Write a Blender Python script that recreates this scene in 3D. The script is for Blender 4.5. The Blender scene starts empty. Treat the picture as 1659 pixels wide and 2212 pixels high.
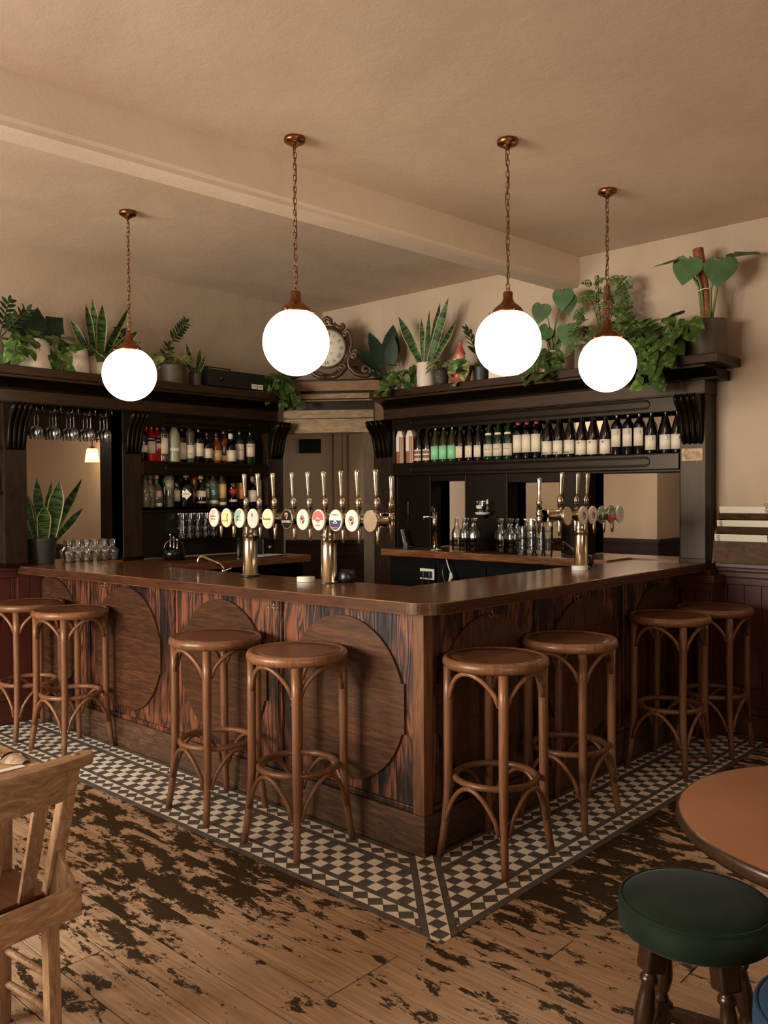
import bpy, bmesh, math, random
from mathutils import Vector as V, Matrix
R = random.Random(7)
PI = math.pi
sc = bpy.context.scene
col = sc.collection
# ---------------------------------------------------------------- camera
def cam_axes(yaw, pitch, roll):
    yaw, pitch, roll = map(math.radians, (yaw, pitch, roll))
    f = V((math.cos(yaw)*math.cos(pitch), math.sin(yaw)*math.cos(pitch), -math.sin(pitch)))
    r = V((math.sin(yaw), -math.cos(yaw), 0)); u = r.cross(f)
    return r*math.cos(roll)+u*math.sin(roll), u*math.cos(roll)-r*math.sin(roll), f
_r, _u, _f = cam_axes(42.75, 1.15, -.3)
cd = bpy.data.cameras.new('camera'); cd.sensor_fit = 'HORIZONTAL'; cd.sensor_width = 36
cd.lens = 1860/1659*36; cd.clip_start = .05; cd.clip_end = 60
cam = bpy.data.objects.new('camera', cd); col.objects.link(cam)
m = Matrix.Identity(4)
for i in range(3): m[i][0], m[i][1], m[i][2] = _r[i], _u[i], -_f[i]
m.translation = V((-2.8357, -2.3926, 1.58)); cam.matrix_world = m
sc.camera = cam
# ---------------------------------------------------------------- light and exposure
GLOBE = 5.2            # radiance of the opal pendant globes
WIN = 340.0            # watts of daylight at each window
sc.view_settings.view_transform = 'Standard'; sc.view_settings.look = 'None'
sc.view_settings.exposure = 0.0; sc.view_settings.gamma = 1; sc.view_settings.use_curve_mapping = False
w = bpy.data.worlds.new('world'); sc.world = w; w.use_nodes = True
w.node_tree.nodes['Background'].inputs[0].default_value = (.75, .62, .5, 1)
w.node_tree.nodes['Background'].inputs[1].default_value = .05
def area(name, loc, target, sx, sy, power, c):
    l = bpy.data.lights.new(name, 'AREA'); l.shape = 'RECTANGLE'; l.size = sx; l.size_y = sy; l.energy = power; l.color = c
    o = bpy.data.objects.new(name, l); col.objects.link(o); o.location = loc
    o.rotation_euler = (V(target)-V(loc)).to_track_quat('-Z', 'Y').to_euler(); return o
DAY = (1, .94, .86)
WINX = -5.6
WINS = ((.15, 1.75), (1.95, 3.45))       # y ranges of the two street windows in the far wall
for a, b in WINS:
    area('window_daylight', (WINX-.12, (a+b)/2, 1.85), (0, (a+b)/2-.9, .6), b-a-.1, 1.5, WIN, DAY)
area('window_daylight', (-3.0, -6.12, 1.85), (-2.0, 0, 1.0), 2.0, 1.5, 120, DAY)     # fill light at an added, unseen window behind the viewer
# ---------------------------------------------------------------- helpers
def S(r, g, b):
    f = lambda c: (c/255/12.92 if c/255 <= .04045 else ((c/255+.055)/1.055)**2.4)
    return (f(r), f(g), f(b), 1)
MATS = {}
def nodes(name):
    m = bpy.data.materials.new(name); m.use_nodes = True
    nt = m.node_tree; b = nt.nodes['Principled BSDF']
    MATS[name] = m
    return m, nt, b
def mat(name, c, rough=.5, metal=0, spec=.5, noise=None, bump=0, bscale=60, emit=None, coat=0, trans=0):
    """noise = (second colour, scale, low, high) mixed in object space"""
    if name in MATS: return MATS[name]
    m, nt, b = nodes(name)
    b.inputs['Base Color'].default_value = c; b.inputs['Roughness'].default_value = rough
    b.inputs['Metallic'].default_value = metal; b.inputs['Specular IOR Level'].default_value = spec
    b.inputs['Coat Weight'].default_value = coat; b.inputs['Transmission Weight'].default_value = trans
    if emit: b.inputs['Emission Color'].default_value = emit[0]; b.inputs['Emission Strength'].default_value = emit[1]
    if noise or bump:
        tc = nt.nodes.new('ShaderNodeTexCoord')
    if noise:
        n = nt.nodes.new('ShaderNodeTexNoise'); n.inputs['Scale'].default_value = noise[1]; n.inputs['Detail'].default_value = 5
        nt.links.new(tc.outputs['Object'], n.inputs['Vector'])
        rp = nt.nodes.new('ShaderNodeValToRGB'); rp.color_ramp.elements[0].position = noise[2]; rp.color_ramp.elements[1].position = noise[3]
        rp.color_ramp.elements[0].color = c; rp.color_ramp.elements[1].color = noise[0]
        nt.links.new(n.outputs['Fac'], rp.inputs[0]); nt.links.new(rp.outputs[0], b.inputs['Base Color'])
    if bump:
        n2 = nt.nodes.new('ShaderNodeTexNoise'); n2.inputs['Scale'].default_value = bscale; n2.inputs['Detail'].default_value = 3
        nt.links.new(tc.outputs['Object'], n2.inputs['Vector'])
        bp = nt.nodes.new('ShaderNodeBump'); bp.inputs['Strength'].default_value = bump; bp.inputs['Distance'].default_value = .01
        nt.links.new(n2.outputs['Fac'], bp.inputs['Height']); nt.links.new(bp.outputs[0], b.inputs['Normal'])
    return m
def wood(name, c1, c2, c3=None, scale=(30, 30, 2.5), rough=.45, dist=1.5, lo=.3, hi=.7, bump=.15, coat=0, var=.25, spec=.5, tint=(1, .82, .64, 1)):
    """grain stretched along the axis with the small scale; slight change from board to board"""
    if name in MATS: return MATS[name]
    m, nt, b = nodes(name); L = nt.links
    tc = nt.nodes.new('ShaderNodeTexCoord'); mp = nt.nodes.new('ShaderNodeMapping'); mp.inputs['Scale'].default_value = scale
    oi = nt.nodes.new('ShaderNodeObjectInfo')
    ad = nt.nodes.new('ShaderNodeVectorMath'); ad.operation = 'MULTIPLY_ADD'
    cb = nt.nodes.new('ShaderNodeCombineXYZ')
    for k in range(3): L.new(oi.outputs['Random'], cb.inputs[k])
    ad.inputs[1].default_value = (17, 23, 11)
    L.new(cb.outputs[0], ad.inputs[0]); L.new(tc.outputs['Object'], ad.inputs[2])
    L.new(ad.outputs[0], mp.inputs['Vector'])
    n = nt.nodes.new('ShaderNodeTexNoise'); n.inputs['Scale'].default_value = 1; n.inputs['Detail'].default_value = 6; n.inputs['Distortion'].default_value = dist
    n.inputs['Roughness'].default_value = .62
    L.new(mp.outputs[0], n.inputs['Vector'])
    rp = nt.nodes.new('ShaderNodeValToRGB'); e = rp.color_ramp.elements
    e[0].position = lo; e[1].position = hi; e[0].color = c1; e[1].color = c2
    if c3: x = e.new((lo+hi)/2); x.color = c3
    L.new(n.outputs['Fac'], rp.inputs[0])
    mx = nt.nodes.new('ShaderNodeMix'); mx.data_type = 'RGBA'; mx.blend_type = 'MULTIPLY'; mx.inputs['Factor'].default_value = 1
    mr = nt.nodes.new('ShaderNodeMapRange'); mr.inputs['To Min'].default_value = 1-var; mr.inputs['To Max'].default_value = 1+var*.4
    L.new(oi.outputs['Random'], mr.inputs['Value'])
    L.new(rp.outputs[0], mx.inputs['A']); L.new(mr.outputs[0], mx.inputs['B']); L.new(mx.outputs['Result'], b.inputs['Base Color'])
    b.inputs['Specular Tint'].default_value = tint
    b.inputs['Roughness'].default_value = rough; b.inputs['Coat Weight'].default_value = coat; b.inputs['Coat Roughness'].default_value = .15
    b.inputs['Specular IOR Level'].default_value = spec
    if bump:
        bp = nt.nodes.new('ShaderNodeBump'); bp.inputs['Strength'].default_value = bump; bp.inputs['Distance'].default_value = .004
        L.new(n.outputs['Fac'], bp.inputs['Height']); L.new(bp.outputs[0], b.inputs['Normal'])
    return m
def glass(name, tint=(.97, .98, .96, 1), gloss=.04, fres=1.5, dens=1.0, base=0.0):
    """thin clear glass: tinted see-through with a Fresnel gloss"""
    if name in MATS: return MATS[name]
    m = bpy.data.materials.new(name); m.use_nodes = True; nt = m.node_tree; nt.nodes.clear(); MATS[name] = m
    o = nt.nodes.new('ShaderNodeOutputMaterial'); t = nt.nodes.new('ShaderNodeBsdfTransparent'); g = nt.nodes.new('ShaderNodeBsdfGlossy')
    t.inputs[0].default_value = tint; g.inputs['Roughness'].default_value = gloss
    fr = nt.nodes.new('ShaderNodeFresnel'); fr.inputs['IOR'].default_value = fres
    mx = nt.nodes.new('ShaderNodeMixShader')
    ad = nt.nodes.new('ShaderNodeMath'); ad.operation = 'MULTIPLY_ADD'; ad.use_clamp = True; ad.inputs[1].default_value = dens; ad.inputs[2].default_value = base
    nt.links.new(fr.outputs[0], ad.inputs[0]); nt.links.new(ad.outputs[0], mx.inputs[0]); nt.links.new(t.outputs[0], mx.inputs[1]); nt.links.new(g.outputs[0], mx.inputs[2])
    nt.links.new(mx.outputs[0], o.inputs[0]); return m
class MB:
    def __init__(s): s.v = []; s.f = []; s.sm = []; s.mi = []; s.cur = 0
    def face(s, idx, smooth=False): s.f.append(tuple(idx)); s.sm.append(smooth); s.mi.append(s.cur)
    def box(s, x0, x1, y0, y1, z0, z1, M=None):
        n = len(s.v)
        for x in (x0, x1):
            for y in (y0, y1):
                for z in (z0, z1):
                    p = V((x, y, z)); s.v.append(M @ p if M else p)
        for q in ((0, 1, 3, 2), (4, 6, 7, 5), (0, 4, 5, 1), (2, 3, 7, 6), (0, 2, 6, 4), (1, 5, 7, 3)): s.face([n+i for i in q])
        return s
    def prism(s, pts, a, b, ax='z', M=None, smooth=False):
        """polygon pts (2D) extruded from a to b along ax; for x the plane is (y,z), for y it is (x,z), for z (x,y)"""
        n = len(s.v); k = len(pts)
        def P(p, h): return V((h, p[0], p[1])) if ax == 'x' else V((p[0], h, p[1])) if ax == 'y' else V((p[0], p[1], h))
        for h in (a, b):
            for p in pts:
                q = P(p, h); s.v.append(M @ q if M else q)
        s.face(range(n, n+k)); s.face(range(n+2*k-1, n+k-1, -1))
        for i in range(k): s.face((n+i, n+k+i, n+k+(i+1) % k, n+(i+1) % k), smooth)
        return s
    def lathe(s, prof, seg=20, c=(0, 0, 0), M=None, close=True, smooth=True, a0=0, a1=2*PI):
        n = len(s.v); k = len(prof); full = abs(a1-a0-2*PI) < 1e-6
        m = seg if full else seg+1
        for j in range(m):
            a = a0+(a1-a0)*j/seg; ca, sa = math.cos(a), math.sin(a)
            for r, z in prof:
                p = V((c[0]+r*ca, c[1]+r*sa, c[2]+z)); s.v.append(M @ p if M else p)
        for j in range(seg):
            j2 = (j+1) % m
            for i in range(k-1): s.face((n+j*k+i, n+j2*k+i, n+j2*k+i+1, n+j*k+i+1), smooth)
        if close and full:
            if prof[0][0] > 1e-5: s.face([n+j*k for j in range(m)][::-1])
            if prof[-1][0] > 1e-5: s.face([n+j*k+k-1 for j in range(m)])
        return s
    def tube(s, pts, r, seg=8, closed=False, M=None, cap=True):
        pts = [V(p) for p in pts]; n = len(s.v); k = len(pts)
        rr = r if isinstance(r, (list, tuple)) else [r]*k
        up = None
        for i, p in enumerate(pts):
            if closed: t = pts[(i+1) % k]-pts[i-1]
            else: t = pts[min(i+1, k-1)]-pts[max(i-1, 0)]
            t.normalize()
            if up is None:
                up = V((0, 0, 1)) if abs(t.z) < .9 else V((1, 0, 0))
            a = (up-t*up.dot(t)); a.normalize(); b = t.cross(a); up = a
            for j in range(seg):
                q = p+(a*math.cos(2*PI*j/seg)+b*math.sin(2*PI*j/seg))*rr[i]; s.v.append(M @ q if M else q)
        for i in range(k if closed else k-1):
            i2 = (i+1) % k
            for j in range(seg): s.face((n+i*seg+j, n+i*seg+(j+1) % seg, n+i2*seg+(j+1) % seg, n+i2*seg+j), True)
        if not closed and cap:
            s.face([n+j for j in range(seg)][::-1]); s.face([n+(k-1)*seg+j for j in range(seg)])
        return s
    def mesh(s, name, mats, bevel=0, org=None):
        me = bpy.data.meshes.new(name)
        vs = [tuple(p-org) if org else tuple(p) for p in s.v]
        me.from_pydata(vs, [], s.f)
        me.polygons.foreach_set('use_smooth', s.sm); me.polygons.foreach_set('material_index', s.mi)
        bm = bmesh.new(); bm.from_mesh(me)
        bmesh.ops.recalc_face_normals(bm, faces=bm.faces)
        if bevel:
            es = [e for e in bm.edges if len(e.link_faces) == 2 and e.calc_face_angle(0) > .6]
            bmesh.ops.bevel(bm, geom=es, offset=bevel, segments=2, affect='EDGES', profile=.6, clamp_overlap=True)
        bm.to_mesh(me); bm.free()
        for mm in (mats if isinstance(mats, (list, tuple)) else [mats]): me.materials.append(mm)
        return me
    def build(s, name, mats, parent=None, bevel=0, world=True):
        org = wloc(parent) if (parent and world) else None
        return link(name, s.mesh(name, mats, bevel, org), parent)
def wloc(o):
    p = V((0, 0, 0))
    while o: p += V(o.location); o = o.parent
    return p
def link(name, me, parent=None, loc=None, rot=None, scale=None):
    o = bpy.data.objects.new(name, me); col.objects.link(o)
    if parent: o.parent = parent
    if loc is not None: o.location = loc
    if rot is not None: o.rotation_euler = rot
    if scale is not None: o.scale = scale
    return o
def tag(o, label, cat, group=None):
    o['label'] = label; o['category'] = cat
    if group: o['group'] = group
    return o
def thing(name, label, cat, loc=(0, 0, 0), rz=0, group=None):
    o = bpy.data.objects.new(name, None); col.objects.link(o); o.location = loc; o.rotation_euler = (0, 0, rz); o.empty_display_size = .1
    return tag(o, label, cat, group)
def struct(o): o['kind'] = 'structure'; return o
def stuff(o): o['kind'] = 'stuff'; return o
def copy_tree(o, parent=None):
    c = o.copy(); col.objects.link(c); c.parent = parent
    for ch in o.children: copy_tree(ch, c)
    return c
def at(name, builder, mats, bevel=0):
    """mesh data made once"""
    return builder.mesh(name, mats, bevel)
ORD = ('first', 'second', 'third', 'fourth', 'fifth', 'sixth', 'seventh', 'eighth', 'ninth', 'tenth', 'eleventh', 'twelfth')
# flat lettering, made while the scene is still almost empty
TXT = {}
def prep_text(strings):
    made = []
    for t in strings:
        cu = bpy.data.curves.new('t', 'FONT'); cu.body = t; cu.size = 1; cu.align_x = 'CENTER'; cu.align_y = 'CENTER'; cu.resolution_u = 2
        o = bpy.data.objects.new('t', cu); col.objects.link(o); made.append((t, o))
    dg = bpy.context.evaluated_depsgraph_get()
    for t, o in made:
        me = bpy.data.meshes.new_from_object(o.evaluated_get(dg))
        TXT[t] = ([tuple(v.co) for v in me.vertices], [tuple(p.vertices) for p in me.polygons]); bpy.data.meshes.remove(me)
    for t, o in made:
        cu = o.data; bpy.data.objects.remove(o); bpy.data.curves.remove(cu)
def put_text(name, t, size, parent, o, xd, yd, mt, bend=0, wid=None):
    """letters laid on a plane (or bent round a vertical cylinder of radius bend whose axis lies behind o), local coordinates of parent"""
    vs, fs = TXT[t]; o, xd, yd = V(o), V(xd), V(yd); nd = xd.cross(yd)
    w_ = max(v[0] for v in vs)-min(v[0] for v in vs); sx = size if wid is None else wid/w_
    out = []
    for x, y, z in vs:
        x *= sx; y *= size
        if bend:
            a = x/bend; out.append(o+xd*math.sin(a)*bend+nd*(math.cos(a)-1)*bend+yd*y)
        else: out.append(o+xd*x+yd*y)
    me = bpy.data.meshes.new(name); me.from_pydata([tuple(p) for p in out], [], fs); me.materials.append(mt)
    return link(name, me, parent)
prep_text(['GUINNESS', 'ALVARINHO', 'ORANGE', 'ALIGOTE', 'GRECO', 'BIANCO', 'Beaujolais', 'HARBOUR', 'I', 'II', 'III', 'IIII', 'V', 'VI', 'VII', 'VIII', 'IX',
           'X', 'XI', 'XII', 'CE', 'ST', 'APEROL', 'JAMESON', 'LAPHROAIG', "HENDRICK'S", 'VS', 'NW', 'NW6', 'DJ MIX', 'PILSNER', 'K', '5', 'IPA', 'MICERAS', 'DRINKS'])
# ---------------------------------------------------------------- materials
def plaster(name, c1, c2):
    m, nt, b = nodes(name); L = nt.links
    tc = nt.nodes.new('ShaderNodeNewGeometry')
    n = nt.nodes.new('ShaderNodeTexNoise'); n.inputs['Scale'].default_value = 1.3; n.inputs['Detail'].default_value = 6; n.inputs['Distortion'].default_value = .8
    L.new(tc.outputs['Position'], n.inputs['Vector'])
    rp = nt.nodes.new('ShaderNodeValToRGB'); rp.color_ramp.elements[0].position = .3; rp.color_ramp.elements[1].position = .7
    rp.color_ramp.elements[0].color = c1; rp.color_ramp.elements[1].color = c2
    L.new(n.outputs['Fac'], rp.inputs[0]); L.new(rp.outputs[0], b.inputs['Base Color'])
    n2 = nt.nodes.new('ShaderNodeTexNoise'); n2.inputs['Scale'].default_value = 9; n2.inputs['Detail'].default_value = 8; n2.inputs['Roughness'].default_value = .7
    L.new(tc.outputs['Position'], n2.inputs['Vector'])
    bp = nt.nodes.new('ShaderNodeBump'); bp.inputs['Strength'].default_value = .18; bp.inputs['Distance'].default_value = .02
    L.new(n2.outputs['Fac'], bp.inputs['Height']); L.new(bp.outputs[0], b.inputs['Normal'])
    b.inputs['Roughness'].default_value = .75; b.inputs['Specular IOR Level'].default_value = .25
    return m
PLASTER = plaster('wall_plaster', S(172, 150, 127), S(186, 163, 139))
CEIL = plaster('ceiling_plaster', S(196, 172, 148), S(212, 188, 163))
BEAMLIT = plaster('beam_painted_light', S(214, 192, 168), S(226, 204, 180))  # paler than the ceiling: light on the beam's front put into its colour
BACKPL = plaster('passage_plaster', S(200, 176, 150), S(212, 188, 162))
DARK = wood('dark_stained_wood', S(9, 5, 3), S(18, 11, 6), scale=(26, 26, 26), rough=.34, bump=.05, coat=0, spec=.2, var=.1, lo=.35, hi=.7)
DARKX = wood('dark_varnished_rail', S(12, 7, 4), S(26, 16, 9), scale=(26, 3, 26), rough=.32, bump=.05, coat=0, spec=.26, var=.1)
SHELFW = wood('worn_shelf_wood', S(30, 18, 11), S(62, 38, 23), scale=(5, 5, 40), rough=.4, bump=.1, coat=.05, spec=.35, var=.1)
BLACKW = mat('black_cupboard', S(8, 5, 4), .7, spec=.12)
CNTL = wood('counter_wood_y', S(76, 45, 27), S(140, 90, 54), S(104, 64, 37), scale=(34, 3, 34), rough=.25, bump=.03, coat=.55, var=.08)
CNTX = wood('counter_wood_x', S(76, 45, 27), S(140, 90, 54), S(104, 64, 37), scale=(3, 34, 34), rough=.25, bump=.03, coat=.55, var=.08)
def burnt(name):
    m, nt, b = nodes(name); L = nt.links
    tc = nt.nodes.new('ShaderNodeTexCoord'); oi = nt.nodes.new('ShaderNodeObjectInfo')
    cb = nt.nodes.new('ShaderNodeCombineXYZ')
    for k in range(3): L.new(oi.outputs['Random'], cb.inputs[k])
    ad = nt.nodes.new('ShaderNodeVectorMath'); ad.operation = 'MULTIPLY_ADD'; ad.inputs[1].default_value = (31, 37, 19)
    L.new(cb.outputs[0], ad.inputs[0]); L.new(tc.outputs['Object'], ad.inputs[2])
    mp = nt.nodes.new('ShaderNodeMapping'); mp.inputs['Scale'].default_value = (1, 1, .17); L.new(ad.outputs[0], mp.inputs['Vector'])
    n = nt.nodes.new('ShaderNodeTexNoise'); n.inputs['Scale'].default_value = 7.5; n.inputs['Detail'].default_value = 3; n.inputs['Distortion'].default_value = .5
    L.new(mp.outputs[0], n.inputs['Vector'])
    # growth rings: sine of the smooth noise
    mu = nt.nodes.new('ShaderNodeMath'); mu.operation = 'MULTIPLY'; mu.inputs[1].default_value = 62; L.new(n.outputs['Fac'], mu.inputs[0])
    sn = nt.nodes.new('ShaderNodeMath'); sn.operation = 'SINE'; L.new(mu.outputs[0], sn.inputs[0])
    n3 = nt.nodes.new('ShaderNodeTexNoise'); n3.inputs['Scale'].default_value = 5; n3.inputs['Detail'].default_value = 5
    mp3 = nt.nodes.new('ShaderNodeMapping'); mp3.inputs['Scale'].default_value = (1, 1, .45); L.new(ad.outputs[0], mp3.inputs['Vector']); L.new(mp3.outputs[0], n3.inputs['Vector'])
    rp = nt.nodes.new('ShaderNodeValToRGB'); e = rp.color_ramp.elements
    e[0].position = .0; e[0].color = S(44, 25, 15); e[1].position = 1; e[1].color = S(122, 68, 41)
    x = e.new(.4); x.color = S(98, 54, 33)
    mr = nt.nodes.new('ShaderNodeMapRange'); mr.inputs['From Min'].default_value = -1; mr.inputs['From Max'].default_value = 1; L.new(sn.outputs[0], mr.inputs['Value'])
    L.new(mr.outputs[0], rp.inputs[0])
    ch = nt.nodes.new('ShaderNodeValToRGB'); ch.color_ramp.elements[0].position = .40; ch.color_ramp.elements[1].position = .56
    ch.color_ramp.elements[0].color = (.09, .08, .075, 1); ch.color_ramp.elements[1].color = (1, 1, 1, 1)
    L.new(n3.outputs['Fac'], ch.inputs[0])
    mx = nt.nodes.new('ShaderNodeMix'); mx.data_type = 'RGBA'; mx.blend_type = 'MULTIPLY'; mx.inputs['Factor'].default_value = 1
    L.new(rp.outputs[0], mx.inputs['A']); L.new(ch.outputs[0], mx.inputs['B']); L.new(mx.outputs['Result'], b.inputs['Base Color'])
    b.inputs['Roughness'].default_value = .42; b.inputs['Coat Weight'].default_value = .2
    bp = nt.nodes.new('ShaderNodeBump'); bp.inputs['Strength'].default_value = .35; bp.inputs['Distance'].default_value = .003
    L.new(mr.outputs[0], bp.inputs['Height']); L.new(bp.outputs[0], b.inputs['Normal'])
    return m
BURNT = burnt('charred_pine')
OAKY = wood('roundel_oak_y', S(48, 28, 17), S(96, 58, 36), S(68, 40, 24), scale=(20, 4.5, 44), rough=.42, bump=.12, coat=.1, var=.22)
OAKX = wood('roundel_oak_x', S(48, 28, 17), S(96, 58, 36), S(68, 40, 24), scale=(44, 20, 4.5), rough=.42, bump=.12, coat=.1, var=.22)
PLINTH = wood('plinth_pine', S(48, 33, 24), S(104, 72, 50), S(70, 47, 33), scale=(3, 3, 26), rough=.5, bump=.15, coat=.15, var=.1, dist=3)
BENT = wood('bentwood_beech', S(100, 62, 40), S(136, 90, 60), scale=(40, 40, 4), rough=.4, bump=.03, coat=.12, var=.22)
BENTS = wood('stool_seat_ply', S(84, 50, 32), S(114, 72, 46), scale=(5, 34, 34), rough=.36, bump=.02, coat=.15, var=.2)
RED = mat('oxblood_paint', S(84, 32, 24), .42, noise=(S(70, 27, 20), 3, .35, .65), coat=.15)
def worn_floor(name):
    """bare, scrubbed boards with what is left of a dark varnish"""
    m, nt, b = nodes(name); L = nt.links
    g = nt.nodes.new('ShaderNodeNewGeometry'); oi = nt.nodes.new('ShaderNodeObjectInfo')
    # bare timber
    cb = nt.nodes.new('ShaderNodeCombineXYZ')
    for k in range(3): L.new(oi.outputs['Random'], cb.inputs[k])
    ad = nt.nodes.new('ShaderNodeVectorMath'); ad.operation = 'MULTIPLY_ADD'; ad.inputs[1].default_value = (9, 41, 0); L.new(cb.outputs[0], ad.inputs[0]); L.new(g.outputs['Position'], ad.inputs[2])
    mp = nt.nodes.new('ShaderNodeMapping'); mp.inputs['Scale'].default_value = (55, 2.6, 1); L.new(ad.outputs[0], mp.inputs['Vector'])
    n = nt.nodes.new('ShaderNodeTexNoise'); n.inputs['Scale'].default_value = 1; n.inputs['Detail'].default_value = 5; n.inputs['Distortion'].default_value = 1.2; L.new(mp.outputs[0], n.inputs['Vector'])
    rp = nt.nodes.new('ShaderNodeValToRGB'); e = rp.color_ramp.elements; e[0].position = .25; e[1].position = .75; e[0].color = S(146, 115, 88); e[1].color = S(200, 167, 136)
    L.new(n.outputs['Fac'], rp.inputs[0])
    lo = nt.nodes.new('ShaderNodeTexNoise'); lo.inputs['Scale'].default_value = 1.1; lo.inputs['Detail'].default_value = 3; L.new(g.outputs['Position'], lo.inputs['Vector'])
    tn = nt.nodes.new('ShaderNodeValToRGB'); tn.color_ramp.elements[0].position = .35; tn.color_ramp.elements[1].position = .65; tn.color_ramp.elements[0].color = (.74, .66, .56, 1); tn.color_ramp.elements[1].color = (1, 1, 1, 1)
    L.new(lo.outputs['Fac'], tn.inputs[0])
    m1 = nt.nodes.new('ShaderNodeMix'); m1.data_type = 'RGBA'; m1.blend_type = 'MULTIPLY'; m1.inputs['Factor'].default_value = 1; L.new(rp.outputs[0], m1.inputs['A']); L.new(tn.outputs[0], m1.inputs['B'])
    # varnish islands: torn noise, longer along the boards, thicker beside the tiles where few feet go
    ad2 = nt.nodes.new('ShaderNodeVectorMath'); ad2.operation = 'MULTIPLY_ADD'; ad2.inputs[1].default_value = (.25, .6, 0); L.new(cb.outputs[0], ad2.inputs[0]); L.new(g.outputs['Position'], ad2.inputs[2])
    mp2 = nt.nodes.new('ShaderNodeMapping'); mp2.inputs['Scale'].default_value = (12, 5, 1); L.new(ad2.outputs[0], mp2.inputs['Vector'])
    p = nt.nodes.new('ShaderNodeTexNoise'); p.inputs['Scale'].default_value = 1; p.inputs['Detail'].default_value = 10; p.inputs['Roughness'].default_value = .74; p.inputs['Distortion'].default_value = .25; L.new(mp2.outputs[0], p.inputs['Vector'])
    q = nt.nodes.new('ShaderNodeTexNoise'); q.inputs['Scale'].default_value = .75; q.inputs['Detail'].default_value = 2; L.new(g.outputs['Position'], q.inputs['Vector'])
    sx = nt.nodes.new('ShaderNodeSeparateXYZ'); L.new(g.outputs['Position'], sx.inputs[0])
    mn = nt.nodes.new('ShaderNodeMath'); mn.operation = 'MINIMUM'; L.new(sx.outputs['X'], mn.inputs[0]); L.new(sx.outputs['Y'], mn.inputs[1])
    ed = nt.nodes.new('ShaderNodeMapRange'); ed.inputs['From Min'].default_value = -1.25; ed.inputs['From Max'].default_value = -.5; ed.inputs['To Min'].default_value = 0; ed.inputs['To Max'].default_value = .105; L.new(mn.outputs[0], ed.inputs['Value'])
    # the apex of the tiled corner is trodden most: fade the edge term there
    sm = nt.nodes.new('ShaderNodeMath'); sm.operation = 'MAXIMUM'; L.new(sx.outputs['X'], sm.inputs[0]); L.new(sx.outputs['Y'], sm.inputs[1])
    fd = nt.nodes.new('ShaderNodeMapRange'); fd.inputs['From Min'].default_value = -.45; fd.inputs['From Max'].default_value = .5; L.new(sm.outputs[0], fd.inputs['Value'])
    em = nt.nodes.new('ShaderNodeMath'); em.operation = 'MULTIPLY'; L.new(ed.outputs[0], em.inputs[0]); L.new(fd.outputs[0], em.inputs[1])
    a1 = nt.nodes.new('ShaderNodeMath'); a1.operation = 'MULTIPLY_ADD'; a1.inputs[1].default_value = .42; L.new(q.outputs['Fac'], a1.inputs[0]); L.new(p.outputs['Fac'], a1.inputs[2])
    a2 = nt.nodes.new('ShaderNodeMath'); a2.operation = 'ADD'; L.new(a1.outputs[0], a2.inputs[0]); L.new(em.outputs[0], a2.inputs[1])
    th = nt.nodes.new('ShaderNodeValToRGB'); th.color_ramp.elements[0].position = .77; th.color_ramp.elements[1].position = .785; L.new(a2.outputs[0], th.inputs[0])
    mx = nt.nodes.new('ShaderNodeMix'); mx.data_type = 'RGBA'; L.new(th.outputs[0], mx.inputs['Factor']); L.new(m1.outputs['Result'], mx.inputs['A'])
    dk = nt.nodes.new('ShaderNodeMix'); dk.data_type = 'RGBA'; L.new(n.outputs['Fac'], dk.inputs['Factor']); dk.inputs['A'].default_value = S(34, 25, 14); dk.inputs['B'].default_value = S(66, 49, 27)
    L.new(dk.outputs['Result'], mx.inputs['B']); L.new(mx.outputs['Result'], b.inputs['Base Color'])
    rr = nt.nodes.new('ShaderNodeMapRange'); rr.inputs['To Min'].default_value = .6; rr.inputs['To Max'].default_value = .4; L.new(th.outputs[0], rr.inputs['Value']); L.new(rr.outputs[0], b.inputs['Roughness'])
    bp = nt.nodes.new('ShaderNodeBump'); bp.inputs['Strength'].default_value = .25; bp.inputs['Distance'].default_value = .002; L.new(n.outputs['Fac'], bp.inputs['Height']); L.new(bp.outputs[0], b.inputs['Normal'])
    b.inputs['Specular IOR Level'].default_value = .35
    return m
PLANK = worn_floor('worn_floorboards')
TBLACK = mat('charcoal_tile', S(84, 76, 70), .45, noise=(S(98, 90, 82), 11, .4, .65))
TWHITE = mat('cream_tile', S(240, 226, 206), .42, noise=(S(226, 210, 188), 6, .4, .7))
TTAN = mat('buff_tile', S(190, 140, 92), .42)
GROUT = mat('grout', S(98, 88, 76), .8)
BRASS = mat('satin_brass', S(200, 184, 160), .22, 1, noise=(S(180, 162, 136), 20, .35, .7))
CHROME = mat('chrome', S(214, 206, 194), .08, 1)
COPPER = mat('antique_copper', S(150, 96, 62), .32, 1, noise=(S(120, 76, 50), 14, .35, .65))
BLACKP = mat('black_plastic', S(14, 13, 12), .35)
WHITEP = mat('white_plastic', S(226, 218, 204), .4)
PAPER = mat('paper', S(216, 204, 184), .7)
INK = mat('ink', S(32, 26, 22), .7)
GOLD = mat('gold_ink', S(196, 158, 96), .35, .6)
CLEAR = glass('clear_glass', gloss=.09, base=.07, dens=1.3)
FROST = mat('frosted_glass', S(176, 164, 132), .35, trans=.35)
SOIL = mat('soil', S(34, 24, 17), .9)
# ================================================================ SETTING
CZ, XR, YL, X0, Y0 = 3.32, 2.83, 3.63, WINX, -6.0
floor = struct(MB().box(X0-.3, 8, Y0, 8, -.12, -.006).build('floor', GROUT))
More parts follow.
